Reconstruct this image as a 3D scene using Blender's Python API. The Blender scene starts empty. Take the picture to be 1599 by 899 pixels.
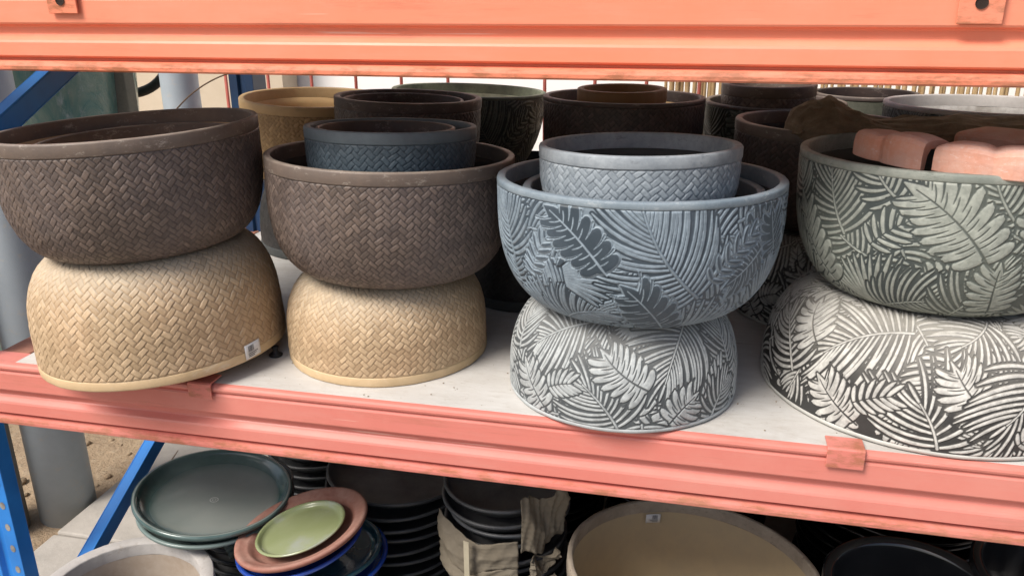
import bpy, math, random
import numpy as np
from mathutils import Matrix, Vector
R = math.radians
PI = math.pi
sc = bpy.context.scene
C = sc.collection

# ------------------------------------------------------------------ camera
F_PX, YAW, PITCH, ROLL = 1308.0, .2232, .3404, -.0053
cam_d = bpy.data.cameras.new('camera')
cam = bpy.data.objects.new('camera', cam_d); C.objects.link(cam); sc.camera = cam
cam_d.sensor_fit = 'HORIZONTAL'; cam_d.sensor_width = 36.0
cam_d.lens = 36.0 * F_PX / 1599.0
cam_d.clip_start = .05; cam_d.clip_end = 500
def cam_axes():
    cy, sy, cp, sp = math.cos(YAW), math.sin(YAW), math.cos(PITCH), math.sin(PITCH)
    f = Vector((-sy*cp, cy*cp, -sp)); r = Vector((cy, sy, 0)); u = r.cross(f)
    cr, sr = math.cos(ROLL), math.sin(ROLL)
    return r*cr + u*sr, u*cr - r*sr, f
_r, _u, _f = cam_axes()
CAM = Vector((0, -1.229, .63))
m = Matrix((_r, _u, -_f)).transposed().to_4x4(); m.translation = CAM
cam.matrix_world = m

# ------------------------------------------------------------------ light
SUN_EL, SUN_AZ = R(50), R(218)      # azimuth clockwise from +Y; the sun stands front left of the rack
w = bpy.data.worlds.new('World'); sc.world = w; w.use_nodes = True
wn = w.node_tree.nodes; wl = w.node_tree.links
for n in list(wn): wn.remove(n)
bg = wn.new('ShaderNodeBackground'); wo = wn.new('ShaderNodeOutputWorld')
sky = wn.new('ShaderNodeTexSky'); sky.sky_type = 'NISHITA'; sky.sun_disc = False
sky.sun_elevation = SUN_EL; sky.sun_rotation = SUN_AZ
sky.air_density = 1.0; sky.dust_density = 4.0; sky.ozone_density = 1.0
bg.inputs['Strength'].default_value = .088
wl.new(sky.outputs[0], bg.inputs[0]); wl.new(bg.outputs[0], wo.inputs[0])
sd = bpy.data.lights.new('sun', 'SUN'); sun = bpy.data.objects.new('sun', sd); C.objects.link(sun)
sd.energy = 2.5; sd.angle = R(24); sd.color = (1, .95, .88)
sdir = Vector((math.sin(SUN_AZ)*math.cos(SUN_EL), math.cos(SUN_AZ)*math.cos(SUN_EL), math.sin(SUN_EL)))
sun.rotation_euler = (-sdir).to_track_quat('-Z', 'Y').to_euler()
sc.view_settings.view_transform = 'Standard'; sc.view_settings.look = 'None'
sc.view_settings.gamma = 1; sc.view_settings.use_curve_mapping = False
sc.view_settings.exposure = .74
sc.render.engine = 'CYCLES'

# ------------------------------------------------------------------ helpers
def tag(o, label=None, cat=None, group=None, kind=None):
    if label: o['label'] = label
    if cat: o['category'] = cat
    if group: o['group'] = group
    if kind: o['kind'] = kind
    return o
def thing(name, label, cat, loc=(0, 0, 0), group=None, mat=None):
    o = bpy.data.objects.new(name, None); C.objects.link(o); o.empty_display_size = .05
    if mat is not None:
        mm = mat.to_4x4() if len(mat) == 3 else mat.copy(); mm.translation = Vector(loc); o.matrix_world = mm
    else: o.location = loc
    return tag(o, label, cat, group)
def link_mesh(name, me, parent=None):
    o = bpy.data.objects.new(name, me); C.objects.link(o)
    if parent is not None: o.parent = parent
    return o
def copy_tree(o, parent=None):
    c = o.copy(); C.objects.link(c)
    if parent is not None: c.parent = parent
    for ch in [x for x in bpy.data.objects if x.parent == o and x is not c]: copy_tree(ch, c)
    return c

class MB:
    """collects polygons, then links them as one mesh object"""
    def __init__(s): s.v = []; s.f = []; s.sm = []; s.mi = []
    def add(s, vs, fs, smooth=False, mi=0):
        b = len(s.v); s.v += [tuple(x) for x in vs]
        for f in fs: s.f.append([b+i for i in f]); s.sm.append(smooth); s.mi.append(mi)
    def box(s, a, b, M=None, mi=0):
        x0, y0, z0 = a; x1, y1, z1 = b
        v = [Vector(p) for p in ((x0,y0,z0),(x1,y0,z0),(x1,y1,z0),(x0,y1,z0),(x0,y0,z1),(x1,y0,z1),(x1,y1,z1),(x0,y1,z1))]
        if M is not None: v = [M @ p for p in v]
        s.add(v, [(3,2,1,0),(4,5,6,7),(0,1,5,4),(1,2,6,5),(2,3,7,6),(3,0,4,7)], mi=mi)
    def lathe(s, prof, n=64, mi=0, smooth=True, wob=None, cx=0, cy=0):
        vs = []
        for j, (r, z) in enumerate(prof):
            for i in range(n):
                a = 2*PI*i/n; rr = r
                if wob: rr = wob(a, r, z)
                vs.append((cx+rr*math.sin(a), cy-rr*math.cos(a), z))
        fs = []
        for j in range(len(prof)-1):
            for i in range(n):
                k = (i+1) % n
                fs.append((j*n+i, j*n+k, (j+1)*n+k, (j+1)*n+i))
        s.add(vs, fs, smooth, mi)
    def tube(s, pts, r, n=10, mi=0):
        pts = [Vector(p) for p in pts]; vs = []; L = len(pts)
        up = Vector((0, 0, 1)) if abs((pts[-1]-pts[0]).normalized().z) < .9 else Vector((0, 1, 0))
        for i, p in enumerate(pts):
            t = (pts[min(i+1, L-1)] - pts[max(i-1, 0)]).normalized()
            a = t.cross(up).normalized(); b = a.cross(t)
            rr = r[i] if isinstance(r, (list, tuple)) else r
            for k in range(n):
                q = 2*PI*k/n; vs.append(p + a*math.cos(q)*rr + b*math.sin(q)*rr)
        fs = [(i*n+k, i*n+(k+1) % n, (i+1)*n+(k+1) % n, (i+1)*n+k) for i in range(L-1) for k in range(n)]
        fs += [tuple(range(n))[::-1], tuple((L-1)*n+k for k in range(n))]
        s.add(vs, fs, True, mi)
    def extrude(s, poly, x0, x1, mi=0, closed=True, nx=1):
        """poly of (y,z) swept along x"""
        n = len(poly); vs = []
        for k in range(nx+1):
            x = x0 + (x1-x0)*k/nx
            vs += [(x, y, z) for y, z in poly]
        fs = []
        for k in range(nx):
            for i in range(n if closed else n-1):
                j = (i+1) % n
                fs.append((k*n+i, (k+1)*n+i, (k+1)*n+j, k*n+j))
        if closed: fs += [tuple(range(n)), tuple(nx*n+i for i in range(n))[::-1]]
        s.add(vs, fs, False, mi)
    def build(s, name, mats, parent=None, bevel=0, seg=2):
        me = bpy.data.meshes.new(name); me.from_pydata(s.v, [], s.f); me.update()
        if not isinstance(mats, (list, tuple)): mats = [mats]
        for mt in mats: me.materials.append(mt)
        me.polygons.foreach_set('use_smooth', s.sm); me.polygons.foreach_set('material_index', s.mi)
        o = link_mesh(name, me, parent)
        if bevel:
            b = o.modifiers.new('bevel', 'BEVEL'); b.width = bevel; b.segments = seg; b.limit_method = 'ANGLE'; b.angle_limit = R(35)
        return o

# ------------------------------------------------------------------ materials
class NT:
    def __init__(s, name):
        s.m = bpy.data.materials.new(name); s.m.use_nodes = True; s.t = s.m.node_tree; s.n = s.t.nodes; s.l = s.t.links
        s.b = s.n['Principled BSDF']; s.co = s.n.new('ShaderNodeTexCoord')
    def noise(s, scale, detail=4, rough=.55, vec=None, dist=0, out='Fac'):
        n = s.n.new('ShaderNodeTexNoise'); n.inputs['Scale'].default_value = scale; n.inputs['Detail'].default_value = detail
        n.inputs['Roughness'].default_value = rough; n.inputs['Distortion'].default_value = dist
        s.l.new(vec if vec is not None else s.co.outputs['Object'], n.inputs['Vector']); return n.outputs[out]
    def scaled(s, sx, sy, sz):
        n = s.n.new('ShaderNodeMapping'); n.inputs['Scale'].default_value = (sx, sy, sz)
        s.l.new(s.co.outputs['Object'], n.inputs['Vector']); return n.outputs[0]
    def rng(s, v, a, b, c=0., d=1.):
        n = s.n.new('ShaderNodeMapRange'); n.inputs['From Min'].default_value = a; n.inputs['From Max'].default_value = b
        n.inputs['To Min'].default_value = c; n.inputs['To Max'].default_value = d; s.l.new(v, n.inputs['Value']); return n.outputs[0]
    def math(s, op, a, b):
        n = s.n.new('ShaderNodeMath'); n.operation = op
        for i, x in enumerate((a, b)):
            if isinstance(x, (int, float)): n.inputs[i].default_value = x
            else: s.l.new(x, n.inputs[i])
        return n.outputs[0]
    def mix(s, f, a, b, mode='MIX'):
        n = s.n.new('ShaderNodeMix'); n.data_type = 'RGBA'; n.blend_type = mode
        for k, x in ((0, f), (6, a), (7, b)):
            if isinstance(x, (int, float)): n.inputs[k].default_value = x
            elif isinstance(x, (tuple, list)): n.inputs[k].default_value = (x[0], x[1], x[2], 1)
            else: s.l.new(x, n.inputs[k])
        return n.outputs[2]
    def attr(s, name):
        n = s.n.new('ShaderNodeAttribute'); n.attribute_name = name; return n.outputs['Fac']
    def up(s):
        g = s.n.new('ShaderNodeNewGeometry'); x = s.n.new('ShaderNodeSeparateXYZ'); s.l.new(g.outputs['Normal'], x.inputs[0]); return x.outputs['Z']
    def bump(s, h, strength=.3, dist=.002):
        n = s.n.new('ShaderNodeBump'); n.inputs['Strength'].default_value = strength; n.inputs['Distance'].default_value = dist
        s.l.new(h, n.inputs['Height']); s.l.new(n.outputs[0], s.b.inputs['Normal'])
    def done(s, col, rough=.6, spec=.5, coat=0):
        if isinstance(col, tuple): s.b.inputs['Base Color'].default_value = (*col, 1)
        else: s.l.new(col, s.b.inputs['Base Color'])
        if isinstance(rough, (int, float)): s.b.inputs['Roughness'].default_value = rough
        else: s.l.new(rough, s.b.inputs['Roughness'])
        s.b.inputs['Specular IOR Level'].default_value = spec
        s.b.inputs['Coat Weight'].default_value = coat; s.b.inputs['Coat Roughness'].default_value = .08
        return s.m

def relief_mat(name, dark, light, dust=(.45, .42, .37), dust_amt=.25, rough=.62, spec=.4, tint=None):
    """moulded fibre-cement: 'tone' says which parts of the moulding carry the rubbed pale wash"""
    t = NT(name); tone = t.attr('tone')
    worn = t.noise(55, 5, .65); tone2 = t.math('MULTIPLY', tone, t.math('MULTIPLY', t.rng(worn, .28, .58, .58, 1.0), t.rng(t.noise(7, 6, .7), .3, .6, .78, 1.0)))
    col = t.mix(tone2, dark, light)
    if tint: col = t.mix(t.rng(t.noise(5, 3), .42, .68), col, t.mix(.32, col, tint))
    col = t.mix(t.rng(t.noise(160, 3), .3, .8, 0, .35), col, dark)
    up = t.rng(t.up(), .25, .95); d = t.math('MULTIPLY', up, t.rng(t.noise(9, 6, .7), .3, .6, .35, 1.0))
    col = t.mix(t.math('MULTIPLY', d, dust_amt*2.2), col, dust)
    col = t.mix(t.rng(t.noise(11, 8, .75), .6, .78, 0, dust_amt), col, dust)
    sc_ = t.rng(t.noise(26, 9, .85, t.scaled(1, 1, 1.5)), .635, .67, 0, .7); col = t.mix(t.math('MULTIPLY', sc_, t.rng(tone, .1, .6)), col, tuple(min(.8, c*1.9+.05) for c in light))
    t.bump(t.noise(420, 3), .25, .0008)
    return t.done(col, t.rng(t.noise(30, 4), .3, .7, rough-.1, rough+.12), spec)
def plain_mat(name, col, alt=None, scale=12, amt=.5, rough=.6, spec=.4, coat=0, bump=.25, bscale=300, dust=None, chips=None):
    t = NT(name); alt = alt or tuple(c*.7 for c in col)
    c = t.mix(t.rng(t.noise(scale, 7, .65), .35, .68, 0, amt), col, alt)
    c = t.mix(t.rng(t.noise(scale*9, 4, .6), .45, .75, 0, amt*.5), c, alt)
    if dust: c = t.mix(t.math('MULTIPLY', t.rng(t.up(), .3, 1), t.rng(t.noise(scale*1.7, 7, .7), .35, .65, .1, .8)), c, dust)
    if chips: c = t.mix(t.rng(t.noise(scale*3, 9, .82, t.scaled(1, 1, 2.2)), .56, .64, 0, .85), c, chips)
    t.bump(t.noise(bscale, 4), bump, .001)
    return t.done(c, t.rng(t.noise(scale*2, 4), .3, .7, max(.03, rough-.08), min(1, rough+.1)), spec, coat)

# ------------------------------------------------------------------ relief patterns (height and paint of the mouldings)
def sstep(a, b, x):
    t = np.clip((x-a)/(b-a), 0, 1); return t*t*(3-2*t)
def weave(U, V, Cc, seed=0, cell=.0092):
    rng = np.random.RandomState(seed)
    N = int(round(Cc/(cell*math.sqrt(2))/2))*2; k = Cc/N
    th = U/Cc*2*PI
    U2 = U + .0016*np.sin(3*th+V*31+seed) + .0011*np.sin(V*70+5*th) + .0006*np.sin(23*th+V*160)
    V2 = V + .0016*np.sin(4*th+seed*2) + .0010*np.sin(11*th+V*40) + .0006*np.sin(29*th-V*140)
    a = (U2+V2)/k; b = (V2-U2)/k
    i = np.floor(a).astype(int); j = np.floor(b).astype(int); fa = a-i; fb = b-j
    m_ = (i-j) % 4; A = m_ < 2
    p = np.where(A, fa+m_, fb+(3-m_)); q = np.where(A, fb, fa)
    i0 = np.where(A, i-m_, i); j0 = np.where(A, j, j-(3-m_))
    # ids periodic around the pot: (i,j)->(i+N,j-N)
    s_ = i0+j0; d_ = (i0-j0) % (2*N)
    rnd = np.abs(np.sin(s_*12.9898+d_*78.233+seed*3.7)*43758.5453) % 1.0
    rn2 = np.abs(np.sin(s_*39.346+d_*11.135+seed*1.7)*24634.6345) % 1.0
    e = np.minimum(np.minimum(q, 1-q), np.minimum(p, 2-p))
    edge = sstep(.015, .085, e)
    arch = np.clip(np.sin(PI*np.clip(p/2, 0, 1))*1.7, 0, 1)
    H = edge*(.50+.50*arch)*(.72+.45*rnd) + .30*(q-.5)*edge*(rn2-.35) + .22*(p/2-.5)*edge*(rnd-.5)
    f1 = .5+.5*np.sin(q*2*PI*4.5+rn2*6+2*np.sin(p*2+rnd*9)); f2 = .5+.5*np.sin(q*2*PI*9+rnd*6+3*np.sin(p*1.3+rn2*9))
    stri = f1*f2
    tone = edge*(.22+.50*rnd+.12*arch)+.45*stri*edge*rn2
    H = H+.10*stri*edge
    return H, np.clip(tone, 0, 1)

class Leaves:
    def __init__(s, Cc, L, N, M, ground, leaf, vein, edge, rng):
        s.Cc, s.L, s.N, s.M = Cc, L, N, M
        s.du = Cc/N; s.dv = L/(M-1)
        s.T = np.full((M, N), ground); s.H = np.zeros((M, N)); s.g, s.lf, s.vn, s.ed = ground, leaf, vein, edge; s.rng = rng; s.k = 1.0; s.pl = leaf; s.pg = ground; s.sl = vein
    def sdf(s, strokes, pad=.004):
        """strokes: list of (pts[k,2], half widths[k]); returns window ids and distance"""
        allp = np.concatenate([p for p, _ in strokes]); mw = max(w.max() for _, w in strokes)+pad
        u0 = int(math.floor((allp[:, 0].min()-mw)/s.du)); u1 = int(math.ceil((allp[:, 0].max()+mw)/s.du))
        v0 = max(0, int((allp[:, 1].min()-mw)/s.dv)); v1 = min(s.M-1, int((allp[:, 1].max()+mw)/s.dv)+1)
        if v1 <= v0: return None
        D = np.full((v1-v0+1, u1-u0+1), 9.)
        for P, W in strokes:
            w_ = W.max()+pad
            a = max(u0, int((P[:, 0].min()-w_)/s.du)); b = min(u1, int((P[:, 0].max()+w_)/s.du)+1)
            c = max(v0, int((P[:, 1].min()-w_)/s.dv)); d = min(v1, int((P[:, 1].max()+w_)/s.dv)+1)
            if b <= a or d <= c: continue
            uu = (np.arange(a, b+1)*s.du)[None, :]; vv = (np.arange(c, d+1)*s.dv)[:, None]
            best = np.full((d-c+1, b-a+1), 9.)
            for k in range(len(P)-1):
                x0, y0 = P[k]; dx, dy = P[k+1]-P[k]; l2 = dx*dx+dy*dy+1e-12
                t = np.clip(((uu-x0)*dx+(vv-y0)*dy)/l2, 0, 1)
                dd = np.hypot(uu-x0-t*dx, vv-y0-t*dy)-(W[k]+t*(W[k+1]-W[k]))
                best = np.minimum(best, dd)
            sl = (slice(c-v0, d-v0+1), slice(a-u0, b-u0+1)); D[sl] = np.minimum(D[sl], best)
        # index columns: u=0 is the middle column
        cols = (np.arange(u0, u1+1)+s.N//2) % s.N; rows = np.arange(v0, v1+1)
        return np.ix_(rows, cols), D
    def leaf(s, strokes, veins, gap=.0030, lf=None, g=None):
        r = s.sdf(strokes, .006)
        if r is None: return
        ix, D = r; T = s.T[ix]; H = s.H[ix]; lf = s.lf if lf is None else lf
        k = 1-sstep(gap-.0006, gap+.0002, D); T = T*(1-k)+(s.g if g is None else g)*k; H = H*(1-k)
        k = 1-sstep(-.0005, .0004, D); T = T*(1-k)+lf*k; H = np.maximum(H*(1-k), k*(1-.25*sstep(-.004, -.001, D)))
        if s.ed is not None:
            e = np.exp(-((D+.0001)/.00075)**2)*.95; T = T*(1-e)+s.ed*e; H = H+e*.25
        s.T[ix] = T; s.H[ix] = H
        if veins:
            r = s.sdf(veins, .002)
            if r is None: return
            ix, D = r; k = 1-sstep(-.0005, .0005, D); s.T[ix] = s.T[ix]*(1-k)+s.vn*k; s.H[ix] = s.H[ix]*(1-k*.65)
    def rib(s, b, t, bend, n=9):
        b = np.array(b, float); t = np.array(t, float); d = t-b; nn = np.array([-d[1], d[0]])
        c = (b+t)/2+nn*bend; x = np.linspace(0, 1, n)[:, None]
        return (1-x)**2*b+2*x*(1-x)*c+x*x*t
    def at(s, P, t):
        f = t*(len(P)-1); k = min(int(f), len(P)-2); p = P[k]+(P[k+1]-P[k])*(f-k); d = P[k+1]-P[k]; return p, d/np.hypot(*d)
    def stroke(s, p, ang, ln, curl, w, n=7, tip=.0004, fat=.55):
        d0 = np.array([math.cos(ang), math.sin(ang)]); a1 = ang+curl; d1 = np.array([math.cos(a1), math.sin(a1)])
        x = np.linspace(0, 1, n)[:, None]; c = p+d0*ln*.5; e = c+d1*ln*.5
        P = (1-x)**2*p+2*x*(1-x)*c+x*x*e; x = x[:, 0]
        W = w*np.interp(x, [0, .18, fat, .85, 1], [.45, .8, 1, .72, .05])+tip
        return P, W
    def palm(s, b, t, bend=.12, wid=.075, pitch=.0078, a0=94, a1=24, curl=40, w=.00212, sides=(1, -1), l=None):
        pitch *= s.k; w *= s.k
        P = s.rib(b, t, bend); ln = np.hypot(*np.diff(P, axis=0).T).sum(); n = max(5, int(ln/pitch)); S = []; rg = s.rng
        for sd_ in sides:
            for i in range(n):
                tt = .02+.95*(i+.5*(sd_ > 0)*.6)/n; p, d = s.at(P, tt); base = math.atan2(d[1], d[0])
                a = R(a0+(a1-a0)*tt**.8)+rg.uniform(-.05, .05)
                le = 1.18*wid*(.62+.55*math.sin(PI*min(1, .15+tt*.8)))*(1-.35*tt**3)*rg.uniform(.92, 1.08)
                S.append(s.stroke(p, base+sd_*a, le, -sd_*R(curl*(1-.3*tt)), w*(1-.35*tt)*rg.uniform(.88, 1.1)))
        p, d = s.at(P, 1); S.append(s.stroke(p, math.atan2(d[1], d[0]), wid*.35, 0, w*.7))
        rb = (P, np.linspace(.0019, .0010, len(P)))
        s.leaf(S, None, .0042, s.pl, s.pg); s.leaf([rb], None, .0013, s.pl, s.pg)
    def fan(s, b, ang, spread=150, wid=.10, n=17, w=.0030, curl=22):
        n = int(n*1.3)
        w *= s.k; S = []; b = np.array(b, float); rg = s.rng
        for i in range(n):
            f = (i/(n-1)-.5); a = ang+R(spread*f); off = np.array([math.cos(ang+PI/2), math.sin(ang+PI/2)])*f*.03
            S.append(s.stroke(b+off, a, wid*(1-.35*abs(f)*2*.8)*rg.uniform(.93, 1.07), R(curl)*f*1.2, w*rg.uniform(.85, 1.1), fat=.72))
        s.leaf(S, None, .0035, s.pl, s.pg)
    def monstera(s, b, t, bend=.08, wid=.05, lobes=6, lf=None):
        wid *= .72; b, t = np.array(b, float), np.array(t, float); c_ = (b+t)/2; b, t = c_+(b-c_)*.86, c_+(t-c_)*.86
        P = s.rib(b, t, bend); ln = np.hypot(*np.diff(P, axis=0).T).sum(); S = []; Vn = []; rg = s.rng; hw = ln/lobes*.72
        for sd_ in (1, -1):
            for i in range(lobes):
                tt = .03+.86*i/lobes+(.05 if sd_ > 0 else 0); p, d = s.at(P, tt); base = math.atan2(d[1], d[0])
                a = R(112-62*tt); le = wid*(.74+.42*math.sin(PI*(.15+.72*tt)))*rg.uniform(.86, 1.1)
                x = s.stroke(p, base+sd_*a, le, -sd_*R(34), 1, n=9)[0]; k_ = np.linspace(0, 1, 9)
                S.append((x, hw*np.interp(k_, [0, .35, .6, .8, .93, 1], [1.0, .90, .80, .66, .38, .10])*rg.uniform(.9, 1.05)))
                if rg.random() < .8: Vn.append((s.stroke(p, base+sd_*a*.97, le*rg.uniform(.45, .62), -sd_*R(26), .0006, tip=.0004)))
                # a slit running in from the margin beside the lobe
                q0, d0 = s.at(P, min(1, tt+.5*.86/lobes)); b2 = math.atan2(d0[1], d0[0])
                sl = s.stroke(q0, b2+sd_*a*.95, le*1.05, -sd_*R(32), 1, n=9)[0]
                Vn.append((sl[rg.choice((1, 2, 2)):], None))
        p, d = s.at(P, 1.); x = s.stroke(p-d*.01, math.atan2(d[1], d[0]), wid*.6, .1, 1, n=9)[0]; S.append((x, hw*np.linspace(.9, .1, 9)))
        Vn = [(v, w_ if w_ is not None else np.linspace(.0005, .0026, len(v))) for v, w_ in Vn]
        p0, d0 = s.at(P, 0.)
        if s.sl != s.vn:
            s.leaf(S, None, lf=lf); r_ = s.sdf(Vn, .002)
            if r_ is not None: ix, D = r_; k = 1-sstep(-.0005, .0005, D); s.T[ix] = s.T[ix]*(1-k)+s.sl*k; s.H[ix] = s.H[ix]*(1-k)+1.2*k*(np.abs(D) < .0009)
            Vn = []
        Vn.append((P, np.linspace(.0018, .0008, len(P)))); Vn.append((np.array([p0-d0*.014, p0]), np.array([.0015, .0017])))
        if s.sl != s.vn:
            r_ = s.sdf(Vn, .002)
            if r_ is not None: ix, D = r_; k = 1-sstep(-.0005, .0005, D); s.T[ix] = s.T[ix]*(1-k)+.95*k; s.H[ix] = np.maximum(s.H[ix], 1.2*k)
        else: s.leaf(S, Vn, lf=lf)
    def small(s, b, t, wid=.026, n=6):
        wid *= .8
        P = s.rib(b, t, .1); S = []; Vn = [(P, np.full(len(P), .0009))]
        for sd_ in (1, -1):
            for i in range(n):
                tt = .05+.88*i/n; p, d = s.at(P, tt); base = math.atan2(d[1], d[0])
                S.append(s.stroke(p, base+sd_*R(80-45*tt), wid*(.7+.5*math.sin(PI*(.1+.8*tt))), -sd_*R(25), .0027))
        s.leaf(S, Vn)

def leaf_layout(cv, box, R_, items):
    """items in photo pixels of the pot's box (cx, half width, y bottom, y top): laid on the front half, again on the back half"""
    cx, hw, yb, yt = box
    def q(px, py):
        xf = max(-.985, min(.985, (px-cx)/hw)); return (R_*math.asin(xf), (yb-py)/(yb-yt)*cv.L)
    rg = cv.rng
    for k in range(150):
        u = rg.uniform(-.5, .5)*cv.Cc; v = rg.uniform(0, 1)*cv.L; a = rg.uniform(0, 6.28); l = .09
        (cv.palm if k % 4 else cv.monstera)((u, v), (u+l*math.cos(a), v+l*math.sin(a)), wid=.045)
    for off in (cv.Cc/2, 0.):
        for it in items:
            kind, b, t = it[0], q(*it[1]), q(*it[2]); kw = it[3] if len(it) > 3 else {}
            b = (b[0]+off, b[1]); t = (t[0]+off, t[1])
            if kind == 'fan': cv.fan(b, math.atan2(t[1]-b[1], t[0]-b[0]), wid=math.hypot(t[0]-b[0], t[1]-b[1]), **kw)
            else: getattr(cv, kind)(b, t, **kw)

# ------------------------------------------------------------------ pots
def outer_profile(Rr, h, base, k, p, taper, n=160):
    z = h*(np.linspace(0, 1, n)**1.6); s_ = np.clip(z/(h*k), 0, 1)
    r = Rr*(base+(1-base)*(1-(1-s_)**p)**(1/p)); r = r*(1-taper*np.clip((1-z/h), 0, 1))
    return r, z
def tilt_matrix(tx, ty, spin):
    return Matrix.Rotation(R(tx), 3, 'X') @ Matrix.Rotation(R(ty), 3, 'Y') @ Matrix.Rotation(spin, 3, 'Z')
def pot(name, label, group, Cr, r, h, mats, kind='weave', inverted=False, tilt=(0, 0), band=.022, thick=.014, base=.56, k=.72,
        p=2.3, taper=.02, seed=1, res=.0011, layout=None, paint=(.06, .95, .1, None), amp=.0017, proud=.0018, cell=.0085, cat='plant pot', turn=0., floor=.02, scale=1.0):
    """Cr = centre of the rim circle. mats = (body, rim, inside)"""
    spin = math.atan2(Cr[0]-CAM.x, Cr[1]-CAM.y)*-1+turn
    Rm_ = tilt_matrix(tilt[0], tilt[1], spin); nz = Rm_ @ Vector((0, 0, 1))
    org = Vector(Cr) if inverted else Vector(Cr)-nz*h
    root = thing(name, label, cat, org, group, Rm_)
    rr, zz = outer_profile(r-proud, h, base, k, p, taper); keep = zz <= h-band
    rr = np.append(rr[keep], np.interp(h-band, zz, rr)); zz = np.append(zz[keep], h-band)
    arc = np.concatenate([[0], np.cumsum(np.hypot(np.diff(rr), np.diff(zz)))]); L = arc[-1]; Cc = 2*PI*r
    N = int(Cc/res/4)*4; M = max(20, int(L/res))
    v = np.linspace(0, L, M); pr = np.interp(v, arc, rr); pz = np.interp(v, arc, zz)
    tr = np.gradient(pr, v); tz = np.gradient(pz, v); nl = np.hypot(tr, tz)+1e-9; nr, nzz = tz/nl, -tr/nl
    u = (np.arange(N)-N//2)/N*Cc; th = u/r
    if kind == 'weave': H, T = weave(u[None, :]+0*v[:, None], v[:, None]+0*u[None, :], Cc, seed, cell)
    elif kind == 'leaf':
        cv = Leaves(Cc, L, N, M, *paint, random.Random(seed)); cv.k = scale
        if paint[3] is not None: cv.pl, cv.pg, cv.sl = .72, .0, .95
        leaf_layout(cv, layout[0], r, layout[1]); H, T = cv.H, cv.T
        if inverted: H, T = H[::-1], T[::-1]
    elif kind == 'scale':
        a = u[None, :]/Cc*2*PI*26; b = v[:, None]/.016
        row = np.floor(b); fr = b-row; sx = (a/(2*PI)+.5*(row % 2)) % 1.0
        H = sstep(.05, .4, 1-np.hypot((sx-.5)*1.9, fr-.1))*.9; T = .4+.6*H
    else: H = np.zeros((M, N)); T = np.full((M, N), .6)
    if kind == 'weave': amp = min(amp, .0014)
    fade = (sstep(0, .006, v)*sstep(0, .0025, L-v))[:, None]; H = H*fade
    rad = pr[:, None]+nr[:, None]*H*amp; z = pz[:, None]+nzz[:, None]*H*amp+0*rad
    if inverted: z = h-z
    X = rad*np.sin(th)[None, :]; Y = -rad*np.cos(th)[None, :]
    V_ = np.stack([X, Y, z], -1).reshape(-1, 3)
    i = np.arange(N); j = np.arange(M-1)[:, None]; i2 = (i+1) % N
    q = np.stack([j*N+i, j*N+i2, (j+1)*N+i2, (j+1)*N+i], -1).reshape(-1, 4)
    if inverted: q = q[:, ::-1]
    nv = len(V_); tone = T.reshape(-1)
    # foot disc
    fz = h if inverted else 0.0
    V_ = np.concatenate([V_, [[0, 0, fz]]]); tone = np.append(tone, .25)
    # inside wall (coarse) from the rim's inner edge to the floor
    n2 = 200 if res < .003 else 100; ip = []
    rin, zin = outer_profile(r-thick, h-floor, base, k, p, taper, 14); zin = zin+floor
    zin = np.minimum(zin, h-.0262); ip = list(zip(rin, zin))
    ip = [(.0001, floor)]+ip
    th2 = np.arange(n2)/n2*2*PI; iv = []
    for a, b in ip:
        bb = h-b if inverted else b
        iv.append(np.stack([a*np.sin(th2), -a*np.cos(th2), np.full(n2, bb)], -1))
    iv = np.concatenate(iv); o0 = nv+1; V_ = np.concatenate([V_, iv]); tone = np.concatenate([tone, np.full(len(iv), .6)])
    jj = np.arange(len(ip)-1)[:, None]; ii = np.arange(n2); k2 = (ii+1) % n2
    q2 = (o0+np.stack([jj*n2+ii, (jj+1)*n2+ii, (jj+1)*n2+k2, jj*n2+k2], -1)).reshape(-1, 4)
    if inverted: q2 = q2[:, ::-1]
    tri = np.stack([i2, i, np.full(N, nv)], -1)
    if inverted: tri = tri[:, ::-1]
    me = bpy.data.meshes.new('body'); nq = len(q)+len(q2); nl_ = nq*4+len(tri)*3
    me.vertices.add(len(V_)); me.vertices.foreach_set('co', V_.astype(np.float32).ravel())
    me.loops.add(nl_); me.loops.foreach_set('vertex_index', np.concatenate([q.ravel(), q2.ravel(), tri.ravel()]).astype(np.int32))
    me.polygons.add(nq+len(tri)); me.polygons.foreach_set('loop_start', np.concatenate([np.arange(nq)*4, nq*4+np.arange(len(tri))*3]).astype(np.int32))
    me.polygons.foreach_set('material_index', np.concatenate([np.zeros(len(q)), np.ones(len(q2)), np.zeros(len(tri))]).astype(np.int32))
    me.update(calc_edges=True); me.polygons.foreach_set('use_smooth', np.ones(nq+len(tri), bool))
    at = me.attributes.new('tone', 'FLOAT', 'POINT'); at.data.foreach_set('value', tone.astype(np.float32))
    me.materials.append(mats[0]); me.materials.append(mats[2]); me.validate()
    link_mesh('body', me, root)
    # rim ring: groove, band, bevelled lip, a little of the inside
    rb = float(pr[-1]); ro = r; b_ = .0022
    P = [(rb-.0015, h-band-.0005), (ro-.0006, h-band+.0006), (ro, h-band+.002), (ro, h-b_-.0008), (ro-.0008, h-.0010), (ro-b_, h),
         (r-thick+b_, h), (r-thick+.0006, h-.0009), (r-thick, h-b_-.0008), (r-thick-.0003, h-.026)]
    rg = random.Random(seed*7+1); ph = [rg.uniform(0, 6) for _ in range(4)]
    def wob(a, rr_, z_): return rr_+.0005*math.sin(3*a+ph[0])+.00035*math.sin(7*a+ph[1])+.00022*math.sin(19*a+ph[2])+.0002*math.sin(37*a+z_*90+ph[3])
    mb = MB(); PP = [(a, h-b) for a, b in P][::-1] if inverted else P
    mb.lathe(PP, 200 if res < .003 else 100, wob=wob); mb.build('rim', mats[1], root)
    return root

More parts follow.
